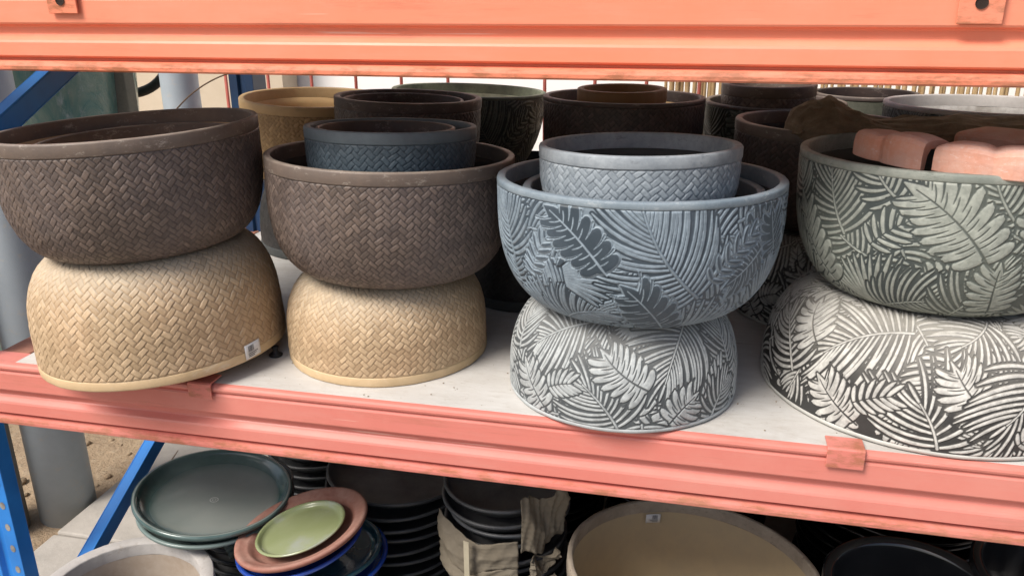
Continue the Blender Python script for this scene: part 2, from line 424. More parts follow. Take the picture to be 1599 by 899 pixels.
def lathe_thing(name, label, cat, loc, prof, mats, group=None, tilt=(0, 0), n=96, wob=None, extra=None):
    root = None
    mb = MB()
    if isinstance(prof[0], tuple): mb.lathe(prof, n, wob=wob)
    o = mb.build(name, mats); M_ = tilt_matrix(tilt[0], tilt[1], 0).to_4x4(); M_.translation = Vector(loc); o.matrix_world = M_
    return tag(o, label, cat, group)

# ------------------------------------------------------------------ surfaces
def sand_mat():
    t = NT('sand'); n1 = t.noise(3, 8, .7); n2 = t.noise(40, 6, .7)
    c = t.mix(t.rng(n1, .35, .65), (.36, .27, .18), (.25, .18, .12)); c = t.mix(t.rng(n2, .5, .75, 0, .6), c, (.46, .38, .28))
    t.bump(t.math('ADD', n1, n2), .8, .02); return t.done(c, .95, .2)
def concrete_mat(name='concrete', a=(.42, .39, .35), b=(.30, .28, .25)):
    t = NT(name); n1 = t.noise(4, 8, .7); n2 = t.noise(60, 5, .7)
    c = t.mix(t.rng(n1, .35, .65), a, b); c = t.mix(t.rng(n2, .55, .8, 0, .5), c, b)
    t.bump(n2, .4, .004); return t.done(c, .9, .25)
def beam_mat(name='orange_paint', a=(.81, .255, .150), b=(.79, .275, .175), c3=(.76, .31, .21)):
    t = NT(name); n1 = t.noise(6, 6, .6); v = t.scaled(1, 6, 10); n2 = t.noise(7, 6, .7, v)
    c = t.mix(t.rng(n1, .35, .7, 0, .35), a, b)
    c = t.mix(t.rng(n2, .5, .75, 0, .4), c, c3)
    # small dark nicks and rusty lower lip
    z = t.n.new('ShaderNodeSeparateXYZ'); t.l.new(t.co.outputs['Object'], z.inputs[0])
    lip = t.rng(z.outputs['Z'], .013, .0165, 1, 0)
    rust = t.rng(t.noise(34, 8, .75, t.scaled(.6, 1, 2)), .46, .6)
    c = t.mix(t.math('MULTIPLY', t.math('MULTIPLY', lip, rust), .75), c, (.30, .12, .055))
    c = t.mix(t.rng(t.noise(21, 9, .8, t.scaled(1, 1, 1.6)), .69, .71, 0, .8), c, (.15, .07, .045))
    c = t.mix(t.math('MULTIPLY', t.rng(t.noise(3.5, 6, .7), .45, .7), .12), c, (.78, .50, .40))
    dirt = t.rng(t.noise(5, 9, .8, t.scaled(.35, 1, 4)), .54, .68, 0, .45); c = t.mix(dirt, c, (.34, .13, .08))
    scr = t.rng(t.noise(18, 4, .5, t.scaled(.12, 1, 9)), .72, .735, 0, .5); c = t.mix(scr, c, (.80, .62, .52))
    t.bump(t.noise(90, 4), .12, .001)
    return t.done(c, t.rng(n2, .3, .7, .30, .48), .45)
def board_mat():
    t = NT('white_board'); v = t.scaled(1, 3, 1); n1 = t.noise(5, 8, .7, v); n2 = t.noise(38, 7, .75, v)
    c = t.mix(t.rng(n1, .38, .66), (.56, .55, .53), (.47, .45, .42)); c = t.mix(t.rng(n2, .52, .74, 0, .55), c, (.36, .32, .27))
    c = t.mix(t.rng(t.noise(2.2, 8, .75), .52, .70, 0, .55), c, (.33, .29, .25))
    c = t.mix(t.rng(t.noise(90, 5, .7), .66, .70, 0, .6), c, (.2, .16, .12))
    c = t.mix(t.rng(t.noise(9, 9, .8, t.scaled(.25, 3, 1)), .60, .64, 0, .55), c, (.27, .23, .19))
    t.bump(n2, .25, .002); return t.done(c, .6, .35)
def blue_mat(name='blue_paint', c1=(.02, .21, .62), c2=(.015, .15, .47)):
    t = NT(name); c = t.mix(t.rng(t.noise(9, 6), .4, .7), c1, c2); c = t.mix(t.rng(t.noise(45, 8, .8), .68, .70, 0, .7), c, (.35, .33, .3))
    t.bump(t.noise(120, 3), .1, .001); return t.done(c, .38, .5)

M_orange = beam_mat(); M_orange_shaded = beam_mat('faded_orange_paint', (.60, .185, .150), (.57, .20, .165), (.58, .26, .22)); M_board = board_mat(); M_blue = blue_mat(); M_dblue = blue_mat('dark_blue_paint', (.012, .05, .13), (.008, .03, .08))  # lower beam's orange is a darker, pinker copy, its light baked into the colour
M_sand = sand_mat(); M_conc = concrete_mat()
M_steel = plain_mat('dull_steel', (.35, .34, .33), rough=.5)

# ------------------------------------------------------------------ setting
GZ = -.75
rg = random.Random(5)
mb = MB(); nx, ny = 60, 60
def gh(x, y): return .012*math.sin(x*3.1+y)+.010*math.sin(y*5.3-x*2)+.007*math.sin(x*11+y*7)
xs = [-60, -30, -15, -8]+[-5+k*.12 for k in range(60)]+[3, 5, 8, 15, 30, 60]; ys = [-60, -30, -12, -5]+[-2+k*.12 for k in range(45)]+[4, 6, 12, 30, 60]
vs = [(x, y, GZ-.015+(gh(x, y) if abs(x) < 6 and abs(y) < 4 else 0)) for y in ys for x in xs]
W_ = len(xs); mb.add(vs, [(j*W_+i, j*W_+i+1, (j+1)*W_+i+1, (j+1)*W_+i) for j in range(len(ys)-1) for i in range(W_-1)], True)
tag(mb.build('ground', M_sand), kind='structure')
mb = MB()
for (x0, x1, y0, y1) in ((-1.60, -.66, -1.5, .33), (-1.60, -.66, .338, 1.6), (-.652, .5, -1.5, .33), (-.652, .5, .338, 1.6), (.508, 2.4, -1.5, .33), (.508, 2.4, .338, 1.6)):
    mb.box((x0, y0, GZ-.05), (x1, y1, GZ+.035))
pv = mb.build('pavement', M_conc, bevel=.006); tag(pv, kind='structure')
PZ = GZ+.035

# walls behind
tag(MB().build('x', M_conc), 'x') if False else None
mb = MB(); mb.box((-6, 2.45, GZ-.1), (-1.93, 2.6, 1.6))
tag(mb.build('plaster_wall', plain_mat('beige_plaster', (.62, .53, .41), (.52, .43, .32), 3, .6, .9)), 'beige plastered wall behind the hoses and the grey pipes at the left', 'wall')
mb = MB(); mb.box((-2.2, 2.62, GZ-.1), (6, 2.77, 2.2))
tag(mb.build('rendered_wall', plain_mat('white_render', (.90, .89, .87), (.85, .84, .82), 2, .5, .9)), 'bright white wall seen between the red bars behind the rack', 'wall')

# bamboo screen
mb = MB(); x = -.12; rb_ = random.Random(3)
while x < 2.2:
    rr = rb_.uniform(.0045, .0085); y = 1.52+rb_.uniform(-.006, .006); lean = rb_.uniform(-.012, .012)
    mb.tube([(x+lean*t_, y+.002*math.sin(9*t_+x*30), PZ+(1.75)*t_) for t_ in (0, .25, .5, .75, 1)], [rr*rb_.uniform(.92, 1.05) for _ in range(5)], 6)
    x += rr*2+(rb_.uniform(.0, .003) if rb_.random() < .75 else rb_.uniform(.004, .009))
t = NT('reed'); v = t.scaled(60, 60, 3); c = t.mix(t.rng(t.noise(1.0, 3, .5, v), .3, .7), (.50, .36, .19), (.30, .19, .09)); c = t.mix(t.rng(t.noise(14, 5), .5, .75, 0, .6), c, (.66, .52, .32))
M_reed = t.done(c, .7, .3)
tag(mb.build('bamboo_screen', M_reed), 'screen of upright bamboo reeds with light showing through, behind the rack', 'fence')

# ------------------------------------------------------------------ rack
rack = thing('pallet_rack', 'storage rack with orange box beams, blue uprights and blue side braces', 'rack', (-1.25, 0, GZ))
def in_rack(o): o.matrix_parent_inverse = rack.matrix_world.inverted() if False else Matrix.Translation((1.25, 0, -GZ)); return o
YB = -.080
def beam(z0, x0=-1.33, x1=2.2, y=YB, back=False, mat=None):
    s_ = 1 if not back else -1
    pf = [(.004, .0), (-.0035, .0), (-.0062, .0025), (-.0068, .0075), (-.0055, .0125), (-.001, .0145), (.009, .0165), (.009, .0188), (-.0005, .0215), (-.003, .0235),
          (-.003, .0425), (-.0015, .046), (.008, .053), (.0095, .055), (.0095, .0645), (.008, .067), (-.0015, .0695), (-.003, .072),
          (-.003, .1035), (-.0015, .1065), (.0005, .108), (-.001, .110), (-.0045, .1125), (-.0055, .116), (-.0045, .1195), (-.001, .122), (.004, .1235), (.046, .1235), (.046, .0)]
    mb = MB(); mb.extrude([(y+s_*a, b) for a, b in pf], x0, x1, nx=1)
    o = mb.build('crossbeam', mat or M_orange, rack, bevel=0); o.location = (0, 0, z0); in_rack(o); return o
def clip(bm, xc, z, w=.034, h=.036, hole=False, y=YB):
    mb = MB(); yo = y-.0075
    # folded plate hooked over the beam's top
    mb.extrude([(yo, -h), (yo-.0028, -h), (yo-.0034, -h*.3), (yo-.0030, .0035), (yo, .0060), (yo+.034, .0062), (yo+.034, .0030), (yo+.002, .0030), (yo, 0)], xc-w, xc+w)
    o = mb.build('beam_clip', bm.data.materials[0], bm, bevel=.0008); o.location = (0, 0, z)
    if hole:
        m2 = MB(); m2.lathe([(.0001, 0), (.0055, 0), (.0072, .0004), (.0072, .0012)], 20)
        q = m2.build('bolt_hole', M_hole, o); q.matrix_local = Matrix.Translation((xc-.001, yo-.0036, -h*.52)) @ Matrix.Rotation(R(90), 4, 'X')
    return o
M_hole = plain_mat('dark_hole', (.03, .018, .014), rough=.9)
lower = beam(-.1238, mat=M_orange_shaded); clip(lower, -.806, .1238, .022, .024); clip(lower, .235, .1238, .026, .026)
upper = beam(.5165)
for xc in (-.945, .312): clip(upper, xc, .1235, .025, .0385 if xc < 0 else .050, True)
bk1 = beam(-.1238, y=1.04, back=True); bk2 = beam(.5165, y=1.04, back=True)
def upright(y0, y1, x0, x1, z0=PZ, z1=1.1, mat=None):
    o = in_rack(mb_channel(x0, x1, y0, y1, z0, z1, mat)); return o
def mb_channel(x0, x1, y0, y1, z0, z1, mat):
    # open channel facing the back, with folded lips and punched slots on the face
    mb = MB(); t_ = .003; xm = (x0+x1)/2; rib = (x1-x0)*.16
    poly = [(x0, y1), (x0, y0), (xm-rib, y0), (xm-rib*.6, y0+.010), (xm+rib*.6, y0+.010), (xm+rib, y0), (x1, y0), (x1, y1), (x1-t_, y1), (x1-t_, y0+t_),
            (xm+rib+t_, y0+t_), (xm+rib*.6+t_, y0+.010+t_), (xm-rib*.6-t_, y0+.010+t_), (xm-rib-t_, y0+t_), (x0+t_, y0+t_), (x0+t_, y1)]
    n = len(poly); vs = [(a, b, z) for z in (z0, z1) for a, b in poly]
    mb.add(vs, [(i, (i+1) % n, n+(i+1) % n, n+i) for i in range(n)]+[tuple(range(n))[::-1], tuple(range(n, 2*n))])
    o = mb.build('upright', mat or M_blue, rack, bevel=.0012)
    z = z0+.05
    while z < z1-.05 and x0 < 0 and y0 < 0:
        for xx in (x0+(x1-x0)*.16, x1-(x1-x0)*.16):
            if not -.66 < z < -.10: continue
            sl = MB(); sl.add([(xx+.0058*math.cos(a), y0-.0006, z+.0085*math.sin(a)) for a in [2*PI*q/14 for q in range(14)]], [tuple(range(14))])
            sl.build('slot', M_slot, o)
        z += .05
    return o
M_slot = plain_mat('slot_pale', (.46, .44, .40), (.10, .09, .08), 16, .9, .8)
upright(-.078, -.045, -1.358, -1.274)
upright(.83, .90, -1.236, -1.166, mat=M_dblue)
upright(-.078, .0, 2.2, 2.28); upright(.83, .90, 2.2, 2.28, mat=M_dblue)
def brace(a, b, wd=.042, x=-1.205):
    a = Vector((x, *a)); b = Vector((x, *b)); d = (b-a); L_ = d.length; d.normalize()
    xa = Vector((1, 0, 0)); up_ = xa.cross(d)*-1
    M4 = Matrix((xa, d, xa.cross(d))).transposed().to_4x4(); M4.translation = a
    mb = MB(); t_ = .003
    mb.box((-.014, 0, -wd/2), (-.011, L_, wd/2), M4); mb.box((-.011, 0, wd/2-t_), (.014, L_, wd/2), M4); mb.box((-.011, 0, -wd/2), (.014, L_, -wd/2+t_), M4)
    mb.box((.011, 0, -wd/2+t_), (.014, L_, wd/2-t_), M4)
    return in_rack(mb.build('brace', M_blue, rack, bevel=.001))
brace((-.06, .375), (.30, .545)); brace((-.02, -.515), (.40, -.30), .036)
brace((.40, -.30), (.85, -.05)); brace((.30, .545), (.85, .80))
# red bar fence behind the rack
M_red = plain_mat('dull_red_paint', (.46, .10, .07), (.30, .07, .05), 14, .7, .5)
fn = thing('bar_fence', 'low fence of thin dull red upright bars behind the rack', 'fence', (-.8, 1.24, GZ))
for xx in [-.459-.1475*k for k in range(-3, 9)]:
    if abs(xx+.459+.1475) < .01: continue
    mb = MB(); mb.tube([(0, 0, -.02), (0, 0, .70), (0, 0, 1.42)], .0052, 8)
    o = mb.build('bar', M_red, fn); o.location = (xx+.8, 0, 0)
for zz in (.12, 1.40):
    mb = MB(); mb.box((-1.75+.8+.05, .006, zz-.012), (.02+.8, .012, zz+.012)); mb.build('rail', M_red, fn)
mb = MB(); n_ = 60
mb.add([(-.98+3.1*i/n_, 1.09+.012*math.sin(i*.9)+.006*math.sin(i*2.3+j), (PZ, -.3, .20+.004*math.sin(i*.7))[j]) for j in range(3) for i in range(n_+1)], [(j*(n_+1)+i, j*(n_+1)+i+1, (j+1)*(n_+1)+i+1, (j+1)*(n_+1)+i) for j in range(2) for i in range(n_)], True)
o = mb.build('black_sheet', plain_mat('black_plastic_sheet', (.012, .012, .013), rough=.7)); sm_ = o.modifiers.new('thick', 'SOLIDIFY'); sm_.thickness = .002  # added sheet: stops light from the wall behind so the back stays dark
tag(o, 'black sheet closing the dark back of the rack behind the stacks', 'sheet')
# side tie at the left under the board
mb = MB(); mb.box((-1.262, -.03, -.045), (-1.20, .94, -.004)); in_rack(mb.build('side_tie', plain_mat('rusty_pink_tie', (.42, .20, .14), (.25, .10, .06), 14, .8, .7), rack, bevel=.003))

# shelf boards
def boards(z0, z1, edges, label, name='shelf_board', y0=-.072, y1=1.03):
    for i, (a, b) in enumerate(edges):
        mb = MB(); mb.box((a+.0015, y0, z0), (b-.0015, y1, z1)); mb.box((a+.0015, y0-.0025, z0+.004), (b-.0015, y0, z0+.009))
        tag(mb.build(name, M_board, bevel=.0015), label[i], 'shelf board', 'boards laid on the rack')
boards(-.0135, 0, [(-1.19, 2.1)], ['dusty white shelf board carrying the bowls, edge just above the lower orange beam'], y0=-.0735)
boards(.641, .656, [(-1.22, 2.15)], ['shelf board lying over the upper orange beam at the top edge'], y0=-.07, y1=.72)  # out of view; its depth sets how much shade the back row gets

# ------------------------------------------------------------------ pot materials
brown_b = relief_mat('brown_weave', (.034, .026, .024), (.215, .162, .132), (.32, .28, .24), .16, .5, .5, tint=(.13, .11, .12))
brown_r = plain_mat('brown_rim', (.155, .118, .095), (.10, .080, .070), 10, .8, .55, dust=(.34, .29, .24), chips=(.34, .30, .26))
brown_i = plain_mat('brown_inside', (.60, .41, .24), (.40, .27, .16), 6, .8, .8)
dbrown_b = relief_mat('dark_brown_weave', (.030, .022, .020), (.125, .088, .072), (.22, .19, .17), .1, .5, .5)
dbrown_r = plain_mat('dark_brown_rim', (.10, .075, .065), (.06, .045, .042), 10, .8, .55, dust=(.26, .22, .18), chips=(.24, .2, .17))
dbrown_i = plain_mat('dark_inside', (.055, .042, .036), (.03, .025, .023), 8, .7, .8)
tan_b = relief_mat('tan_weave', (.27, .185, .105), (.63, .475, .305), (.50, .46, .38), .32, .62, .35, tint=(.62, .40, .24))
tan_r = plain_mat('tan_rim', (.58, .43, .26), (.47, .34, .19), 9, .8, .6, chips=(.60, .50, .36))
tan_i = plain_mat('tan_inside', (.60, .40, .19), (.50, .32, .15), 6, .6, .8)
blue_b = relief_mat('slate_blue_weave', (.030, .045, .058), (.115, .155, .185), (.25, .25, .24), .12, .6, .4)
blue_r = plain_mat('slate_blue_rim', (.13, .165, .185), (.09, .11, .13), 10, .7, .6)
grey_b = relief_mat('pale_grey_weave', (.15, .18, .21), (.38, .43, .47), (.45, .44, .42), .15, .65, .35)
grey_r = plain_mat('pale_grey_rim', (.37, .41, .44), (.20, .23, .26), 14, 1., .65, chips=(.17, .19, .21))
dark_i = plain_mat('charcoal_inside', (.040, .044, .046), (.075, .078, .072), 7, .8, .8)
bluel_b = relief_mat('blue_grey_leaf', (.028, .044, .060), (.31, .39, .46), (.30, .31, .29), .16, .55, .4, tint=(.20, .25, .31))
bluel_r = plain_mat('blue_grey_rim', (.12, .165, .205), (.23, .28, .32), 16, 1., .6, chips=(.32, .37, .40))
greyl_b = relief_mat('grey_leaf', (.055, .064, .070), (.50, .54, .55), (.45, .44, .41), .2, .6, .35)
greyl_r = plain_mat('grey_leaf_rim', (.42, .45, .46), (.30, .33, .34), 14, .8, .65)
green_b = relief_mat('grey_green_leaf', (.034, .045, .047), (.39, .42, .38), (.36, .35, .31), .18, .6, .35, tint=(.30, .33, .27))
green_r = plain_mat('grey_green_rim', (.30, .32, .285), (.17, .195, .175), 14, 1., .65, chips=(.14, .16, .14))
green_i = plain_mat('grey_green_inside', (.085, .09, .075), (.05, .055, .05), 7, .8, .8)
black_b = relief_mat('black_white_leaf', (.025, .025, .025), (.68, .675, .64), (.48, .46, .41), .26, .6, .35)
black_r = plain_mat('black_white_rim', (.52, .52, .49), (.40, .40, .37), 14, .7, .65)
moss_i = plain_mat('mottled_inside', (.46, .48, .34), (.20, .21, .14), 13, 1., .85)
dpalm_b = relief_mat('dark_green_leaf', (.030, .032, .026), (.21, .215, .165), (.2, .2, .16), .1, .55, .45)
dpalm_r = plain_mat('dark_green_rim', (.20, .22, .15), (.09, .10, .075), 14, .9, .7)
marble_i = plain_mat('washed_grey_inside', (.44, .43, .41), (.20, .18, .16), 15, 1., .85)
brownpot_i = plain_mat('ochre_inside', (.46, .36, .22), (.36, .30, .21), 5, .7, .7)

# ------------------------------------------------------------------ leaf layouts (drawn in the pot's own photo box)
LAY_UP_BLUE = ((1008, 226, 512, 322), [
    ('fan', (1110, 520), (1150, 425), dict(spread=110, n=16)), ('fan', (868, 480), (868, 400), dict(spread=120, n=15)),
    ('palm', (868, 478), (968, 440), dict(bend=.22, wid=.055)), ('fan', (930, 520), (905, 470), dict(spread=120, n=12)),
    ('palm', (820, 392), (800, 318), dict(bend=-.12, wid=.06)), ('palm', (800, 470), (785, 380), dict(wid=.05)),
    ('small', (850, 405), (888, 350), dict(wid=.028)), ('fan', (905, 400), (985, 395), dict(spread=60, n=8)),
    ('palm', (1103, 418), (1015, 322), dict(bend=.16, wid=.095)),
    ('monstera', (966, 388), (880, 325), dict(bend=-.1, wid=.050)), ('monstera', (1075, 485), (992, 402), dict(bend=-.1, wid=.055, lobes=7)),
    ('small', (1115, 400), (1180, 345), dict(wid=.030)), ('monstera', (1212, 390), (1195, 330), dict(wid=.045)),
    ('palm', (1215, 470), (1212, 400), dict(wid=.05))])
LAY_INV = ((1500, 300, 722, 440), [
    ('palm', (1225, 640), (1290, 450), dict(bend=-.15, wid=.07)), ('fan', (1400, 440), (1360, 510), dict(spread=150, n=17)),
    ('palm', (1640, 455), (1570, 520), dict(bend=.1, wid=.07)), ('fan', (1745, 455), (1720, 520), dict(spread=150, n=15)),
    ('palm', (1478, 505), (1335, 592), dict(bend=-.20, wid=.100)),
    ('palm', (1290, 655), (1234, 560), dict(bend=-.15, wid=.055)), ('monstera', (1312, 580), (1262, 500), dict(bend=.1, wid=.055)),
    ('palm', (1546, 716), (1510, 635), dict(bend=-.12, wid=.090)), ('monstera', (1410, 702), (1340, 640), dict(bend=.08, wid=.048)),
    ('small', (1405, 665), (1475, 630), dict(wid=.034)), ('monstera', (1610, 640), (1555, 560), dict(bend=.1, wid=.055, lobes=7)),
    ('palm', (1690, 560), (1640, 660), dict(bend=.15, wid=.08)), ('monstera', (1740, 690), (1700, 630), dict(wid=.045)), ('small', (1660, 700), (1700, 670))])
LAY_INV_S = ((970, 174, 691, 478), [
    ('fan', (1010, 480), (1020, 560), dict(spread=160, n=21)), ('palm', (905, 508), (838, 575), dict(bend=-.12, wid=.075)),
    ('palm', (815, 600), (808, 510), dict(wid=.05)), ('palm', (1095, 500), (1032, 610), dict(bend=-.2, wid=.080)),
    ('palm', (1125, 620), (1130, 520), dict(wid=.05)), ('palm', (968, 690), (917, 618), dict(bend=-.12, wid=.070)),
    ('monstera', (1008, 622), (940, 558), dict(bend=.1, wid=.050, lobes=7)), ('monstera', (862, 680), (828, 612), dict(wid=.045)),
    ('small', (868, 640), (905, 620), dict(wid=.030)), ('monstera', (1040, 682), (1075, 640), dict(wid=.046, lobes=5)), ('small', (1095, 650), (1118, 605), dict(wid=.034)),
    ('palm', (1100, 690), (1120, 640), dict(wid=.04))])
LAY_UP_GREEN = ((1500, 240, 494, 275), [
    ('fan', (1405, 465), (1445, 372), dict(spread=130, n=17)), ('palm', (1408, 462), (1560, 425), dict(bend=.18, wid=.060)),
    ('fan', (1545, 510), (1530, 455), dict(spread=140, n=17)), ('fan', (1700, 470), (1700, 380), dict(spread=130, n=17)),
    ('palm', (1364, 353), (1335, 262), dict(bend=.14, wid=.085)), ('palm', (1290, 330), (1275, 255), dict(wid=.05)),
    ('monstera', (1335, 430), (1285, 320), dict(bend=.1, wid=.062, lobes=7)), ('palm', (1290, 430), (1268, 350), dict(wid=.05)),
    ('palm', (1440, 300), (1400, 262), dict(wid=.04)), ('palm', (1600, 320), (1560, 262), dict(wid=.05)), ('small', (1405, 360), (1472, 318), dict(wid=.042)), ('palm', (1540, 460), (1600, 385), dict(bend=.1, wid=.06)),
    ('monstera', (1575, 368), (1455, 280), dict(bend=-.12, wid=.066, lobes=8)), ('monstera', (1600, 440), (1590, 370), dict(wid=.05)),
    ('monstera', (1680, 370), (1620, 300), dict(wid=.05))])

# ------------------------------------------------------------------ front row
G = 'moulded bowls stored on the shelf'
pot('woven_bowl', 'large dark brown woven bowl, upright on the wide tan bowl, leftmost on the shelf', G, (-.958, .030, .420), .216, .205, (brown_b, brown_r, brown_i), tilt=(-.1, -2.8), seed=1, base=.60, k=.76, p=2.6, thick=.011)
pot('woven_bowl', 'smaller bowl nested inside the large leftmost dark brown bowl, only its thin rim showing', G, (-.955, .060, .392), .176, .165, (brown_b, brown_r, brown_i), tilt=(.5, -1.5), seed=2, res=.003, thick=.008, band=.018)
p2 = pot('woven_bowl', 'wide tan woven bowl turned upside down with a white price sticker, leftmost on the board', G, (-.945, .035, .0145), .215, .198, (tan_b, tan_r, tan_i), inverted=True, tilt=(-.6, -3.4), seed=3, band=.017, base=.66, k=.62, p=2.2, proud=.0008, cell=.0098)
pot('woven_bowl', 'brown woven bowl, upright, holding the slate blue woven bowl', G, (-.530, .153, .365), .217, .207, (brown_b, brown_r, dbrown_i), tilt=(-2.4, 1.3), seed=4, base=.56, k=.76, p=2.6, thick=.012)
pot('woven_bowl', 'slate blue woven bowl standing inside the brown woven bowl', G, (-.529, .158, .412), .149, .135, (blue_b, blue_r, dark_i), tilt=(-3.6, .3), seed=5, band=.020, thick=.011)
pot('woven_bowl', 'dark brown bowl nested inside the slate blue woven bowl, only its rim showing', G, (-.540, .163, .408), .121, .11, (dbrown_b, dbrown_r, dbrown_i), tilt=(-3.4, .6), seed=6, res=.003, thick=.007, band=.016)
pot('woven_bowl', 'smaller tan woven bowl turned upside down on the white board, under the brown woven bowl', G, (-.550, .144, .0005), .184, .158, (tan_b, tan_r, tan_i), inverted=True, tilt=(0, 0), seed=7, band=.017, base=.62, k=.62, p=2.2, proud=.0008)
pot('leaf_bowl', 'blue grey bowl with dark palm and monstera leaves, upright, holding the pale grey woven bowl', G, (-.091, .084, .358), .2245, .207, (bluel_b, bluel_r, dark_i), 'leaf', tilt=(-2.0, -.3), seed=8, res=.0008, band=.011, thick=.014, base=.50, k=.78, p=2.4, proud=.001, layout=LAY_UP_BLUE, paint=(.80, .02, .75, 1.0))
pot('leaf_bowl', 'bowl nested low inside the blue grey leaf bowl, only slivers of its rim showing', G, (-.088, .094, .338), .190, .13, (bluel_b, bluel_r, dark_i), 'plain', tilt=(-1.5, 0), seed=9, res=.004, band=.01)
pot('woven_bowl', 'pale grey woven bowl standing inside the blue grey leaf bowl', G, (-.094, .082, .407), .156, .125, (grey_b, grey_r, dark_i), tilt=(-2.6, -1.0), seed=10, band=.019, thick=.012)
pot('leaf_bowl', 'pale grey upside down bowl with white leaf relief, under the blue grey leaf bowl', G, (-.107, .083, .002), .190, .157, (greyl_b, greyl_r, dark_i), 'leaf', inverted=True, seed=11, res=.0008, band=.007, base=.60, k=.72, p=2.1, proud=.0006, layout=LAY_INV_S, paint=(.05, .95, .05, None))
pot('leaf_bowl', 'grey green bowl with pale leaf relief, upright, loaded with pink terracotta dishes', G, (.378, .180, .395), .222, .222, (green_b, green_r, green_i), 'leaf', tilt=(-1.3, -.6), seed=12, res=.0008, scale=1.08, band=.012, thick=.013, base=.56, k=.76, p=2.4, proud=.0006, layout=LAY_UP_GREEN, paint=(.05, .95, .05, None))
pot('leaf_bowl', 'large black and white leaf bowl turned upside down at the right end of the board', G, (.386, .179, .002), .258, .172, (black_b, black_r, dark_i), 'leaf', inverted=True, seed=13, res=.0008, scale=1.22, band=.007, base=.60, k=.8, p=2.1, proud=.0006, layout=LAY_INV, paint=(.03, .97, .03, None))

# ------------------------------------------------------------------ back row
B = dict(res=.0018)
pot('woven_bowl', 'tan woven bowl standing behind the large dark brown bowl, leftmost of the back row', G, (-.961, .769, .381), .187, .215, (relief_mat('ochre_weave', (.20, .13, .06), (.50, .34, .17), (.45, .38, .28), .15), plain_mat('ochre_rim', (.50, .345, .175), (.40, .27, .13), 9, .8, .6), tan_i), tilt=(.6, 2.4), seed=21, **B)
pot('woven_bowl', 'dark brown woven bowl in the back row, directly behind the slate blue bowl', G, (-.643, .571, .412), .163, .19, (dbrown_b, dbrown_r, dbrown_i), tilt=(-1.5, 1.7), seed=22, **B)
pot('woven_bowl', 'smaller dark brown rim nested in the back row bowl behind the slate blue bowl', G, (-.655, .575, .405), .135, .13, (dbrown_b, dbrown_r, dbrown_i), tilt=(-1.5, 1.7), seed=23, thick=.008, res=.004)
pot('leaf_bowl', 'dark green black palm leaf bowl with a mottled green inside, at the back', G, (-.612, .966, .384), .205, .235, (dpalm_b, dpalm_r, moss_i), 'leaf', tilt=(-1.7, 2.), seed=24, band=.008, proud=.0006, base=.42, k=.95, p=1.9, layout=LAY_UP_BLUE, paint=(.12, .9, .1, None), **B)
pot('woven_bowl', 'wide dark brown woven bowl in the back row with a small brown bowl inside', G, (-.181, .740, .403), .185, .22, (dbrown_b, dbrown_r, tan_i), tilt=(-1.1, .4), seed=25, band=.01, **B)
pot('woven_bowl', 'small light brown bowl poking out of the wide dark brown bowl at the back', G, (-.182, .70, .424), .100, .11, (brown_b, plain_mat('warm_brown_rim', (.26, .15, .07), (.19, .11, .05), 9, .6, .6), tan_i), seed=26, band=.028, **B)
pot('leaf_bowl', 'black leaf bowl in the back row, right of the gap, holding a brown woven bowl', G, (.165, .910, .379), .165, .21, (dpalm_b, dbrown_r, dark_i), 'leaf', seed=27, band=.008, layout=LAY_UP_BLUE, paint=(.05, .5, .1, None), **B)
pot('woven_bowl', 'brown woven bowl raised inside the black leaf bowl, just under the upper beam', G, (.145, .86, .425), .108, .12, (brown_b, brown_r, dark_i), seed=28, band=.026, **B)
pot('woven_bowl', 'brown woven bowl in the second row, left end of the cardboard resting on it', G, (.246, .568, .380), .181, .205, (dbrown_b, brown_r, dbrown_i), tilt=(-.6, 1.2), seed=29, **B)
pot('leaf_bowl', 'black and white upside down leaf bowl, half hidden behind the blue grey leaf bowl', G, (.240, .515, .001), .155, .172, (black_b, black_r, dark_i), 'leaf', inverted=True, seed=30, band=.006, base=.6, k=.8, p=2.1, proud=.0006, layout=LAY_INV_S, paint=(.03, .97, .03, None), res=.0015)
pot('leaf_bowl', 'big bowl with a washed grey inside, at the right end of the back row', G, (.612, .777, .398), .225, .23, (green_b, plain_mat('whitish_rim', (.50, .48, .46), (.36, .34, .32), 12, .7, .7), marble_i), 'leaf', tilt=(-1.5, .1), seed=31, band=.01, layout=LAY_UP_GREEN, paint=(.05, .8, .1, None), res=.003)
pot('leaf_bowl', 'dark bowl with a blue grey inside, rim showing behind the crumpled cardboard', G, (.400, 1.10, .382), .130, .20, (dpalm_b, dbrown_r, plain_mat('blue_grey_inside', (.17, .19, .22), (.10, .11, .13), 8, .7)), 'plain', seed=32, band=.01, res=.004)
# dark upside down bowls carrying the back row
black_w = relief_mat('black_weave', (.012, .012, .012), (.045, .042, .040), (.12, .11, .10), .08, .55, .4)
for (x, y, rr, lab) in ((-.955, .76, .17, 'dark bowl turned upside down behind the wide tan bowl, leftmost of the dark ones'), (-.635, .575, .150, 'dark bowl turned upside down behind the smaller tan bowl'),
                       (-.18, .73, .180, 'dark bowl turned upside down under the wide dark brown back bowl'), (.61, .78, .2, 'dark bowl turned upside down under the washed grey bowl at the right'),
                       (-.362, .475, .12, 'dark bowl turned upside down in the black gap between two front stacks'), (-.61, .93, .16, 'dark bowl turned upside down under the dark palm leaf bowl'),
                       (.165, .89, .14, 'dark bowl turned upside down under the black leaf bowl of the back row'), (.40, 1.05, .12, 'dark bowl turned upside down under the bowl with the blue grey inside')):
    pot('woven_bowl', lab, G, (x, y, .001), rr, .182, (black_w, dark_i, dark_i), inverted=True, seed=int(abs(x*100)), res=.0035, base=.62)

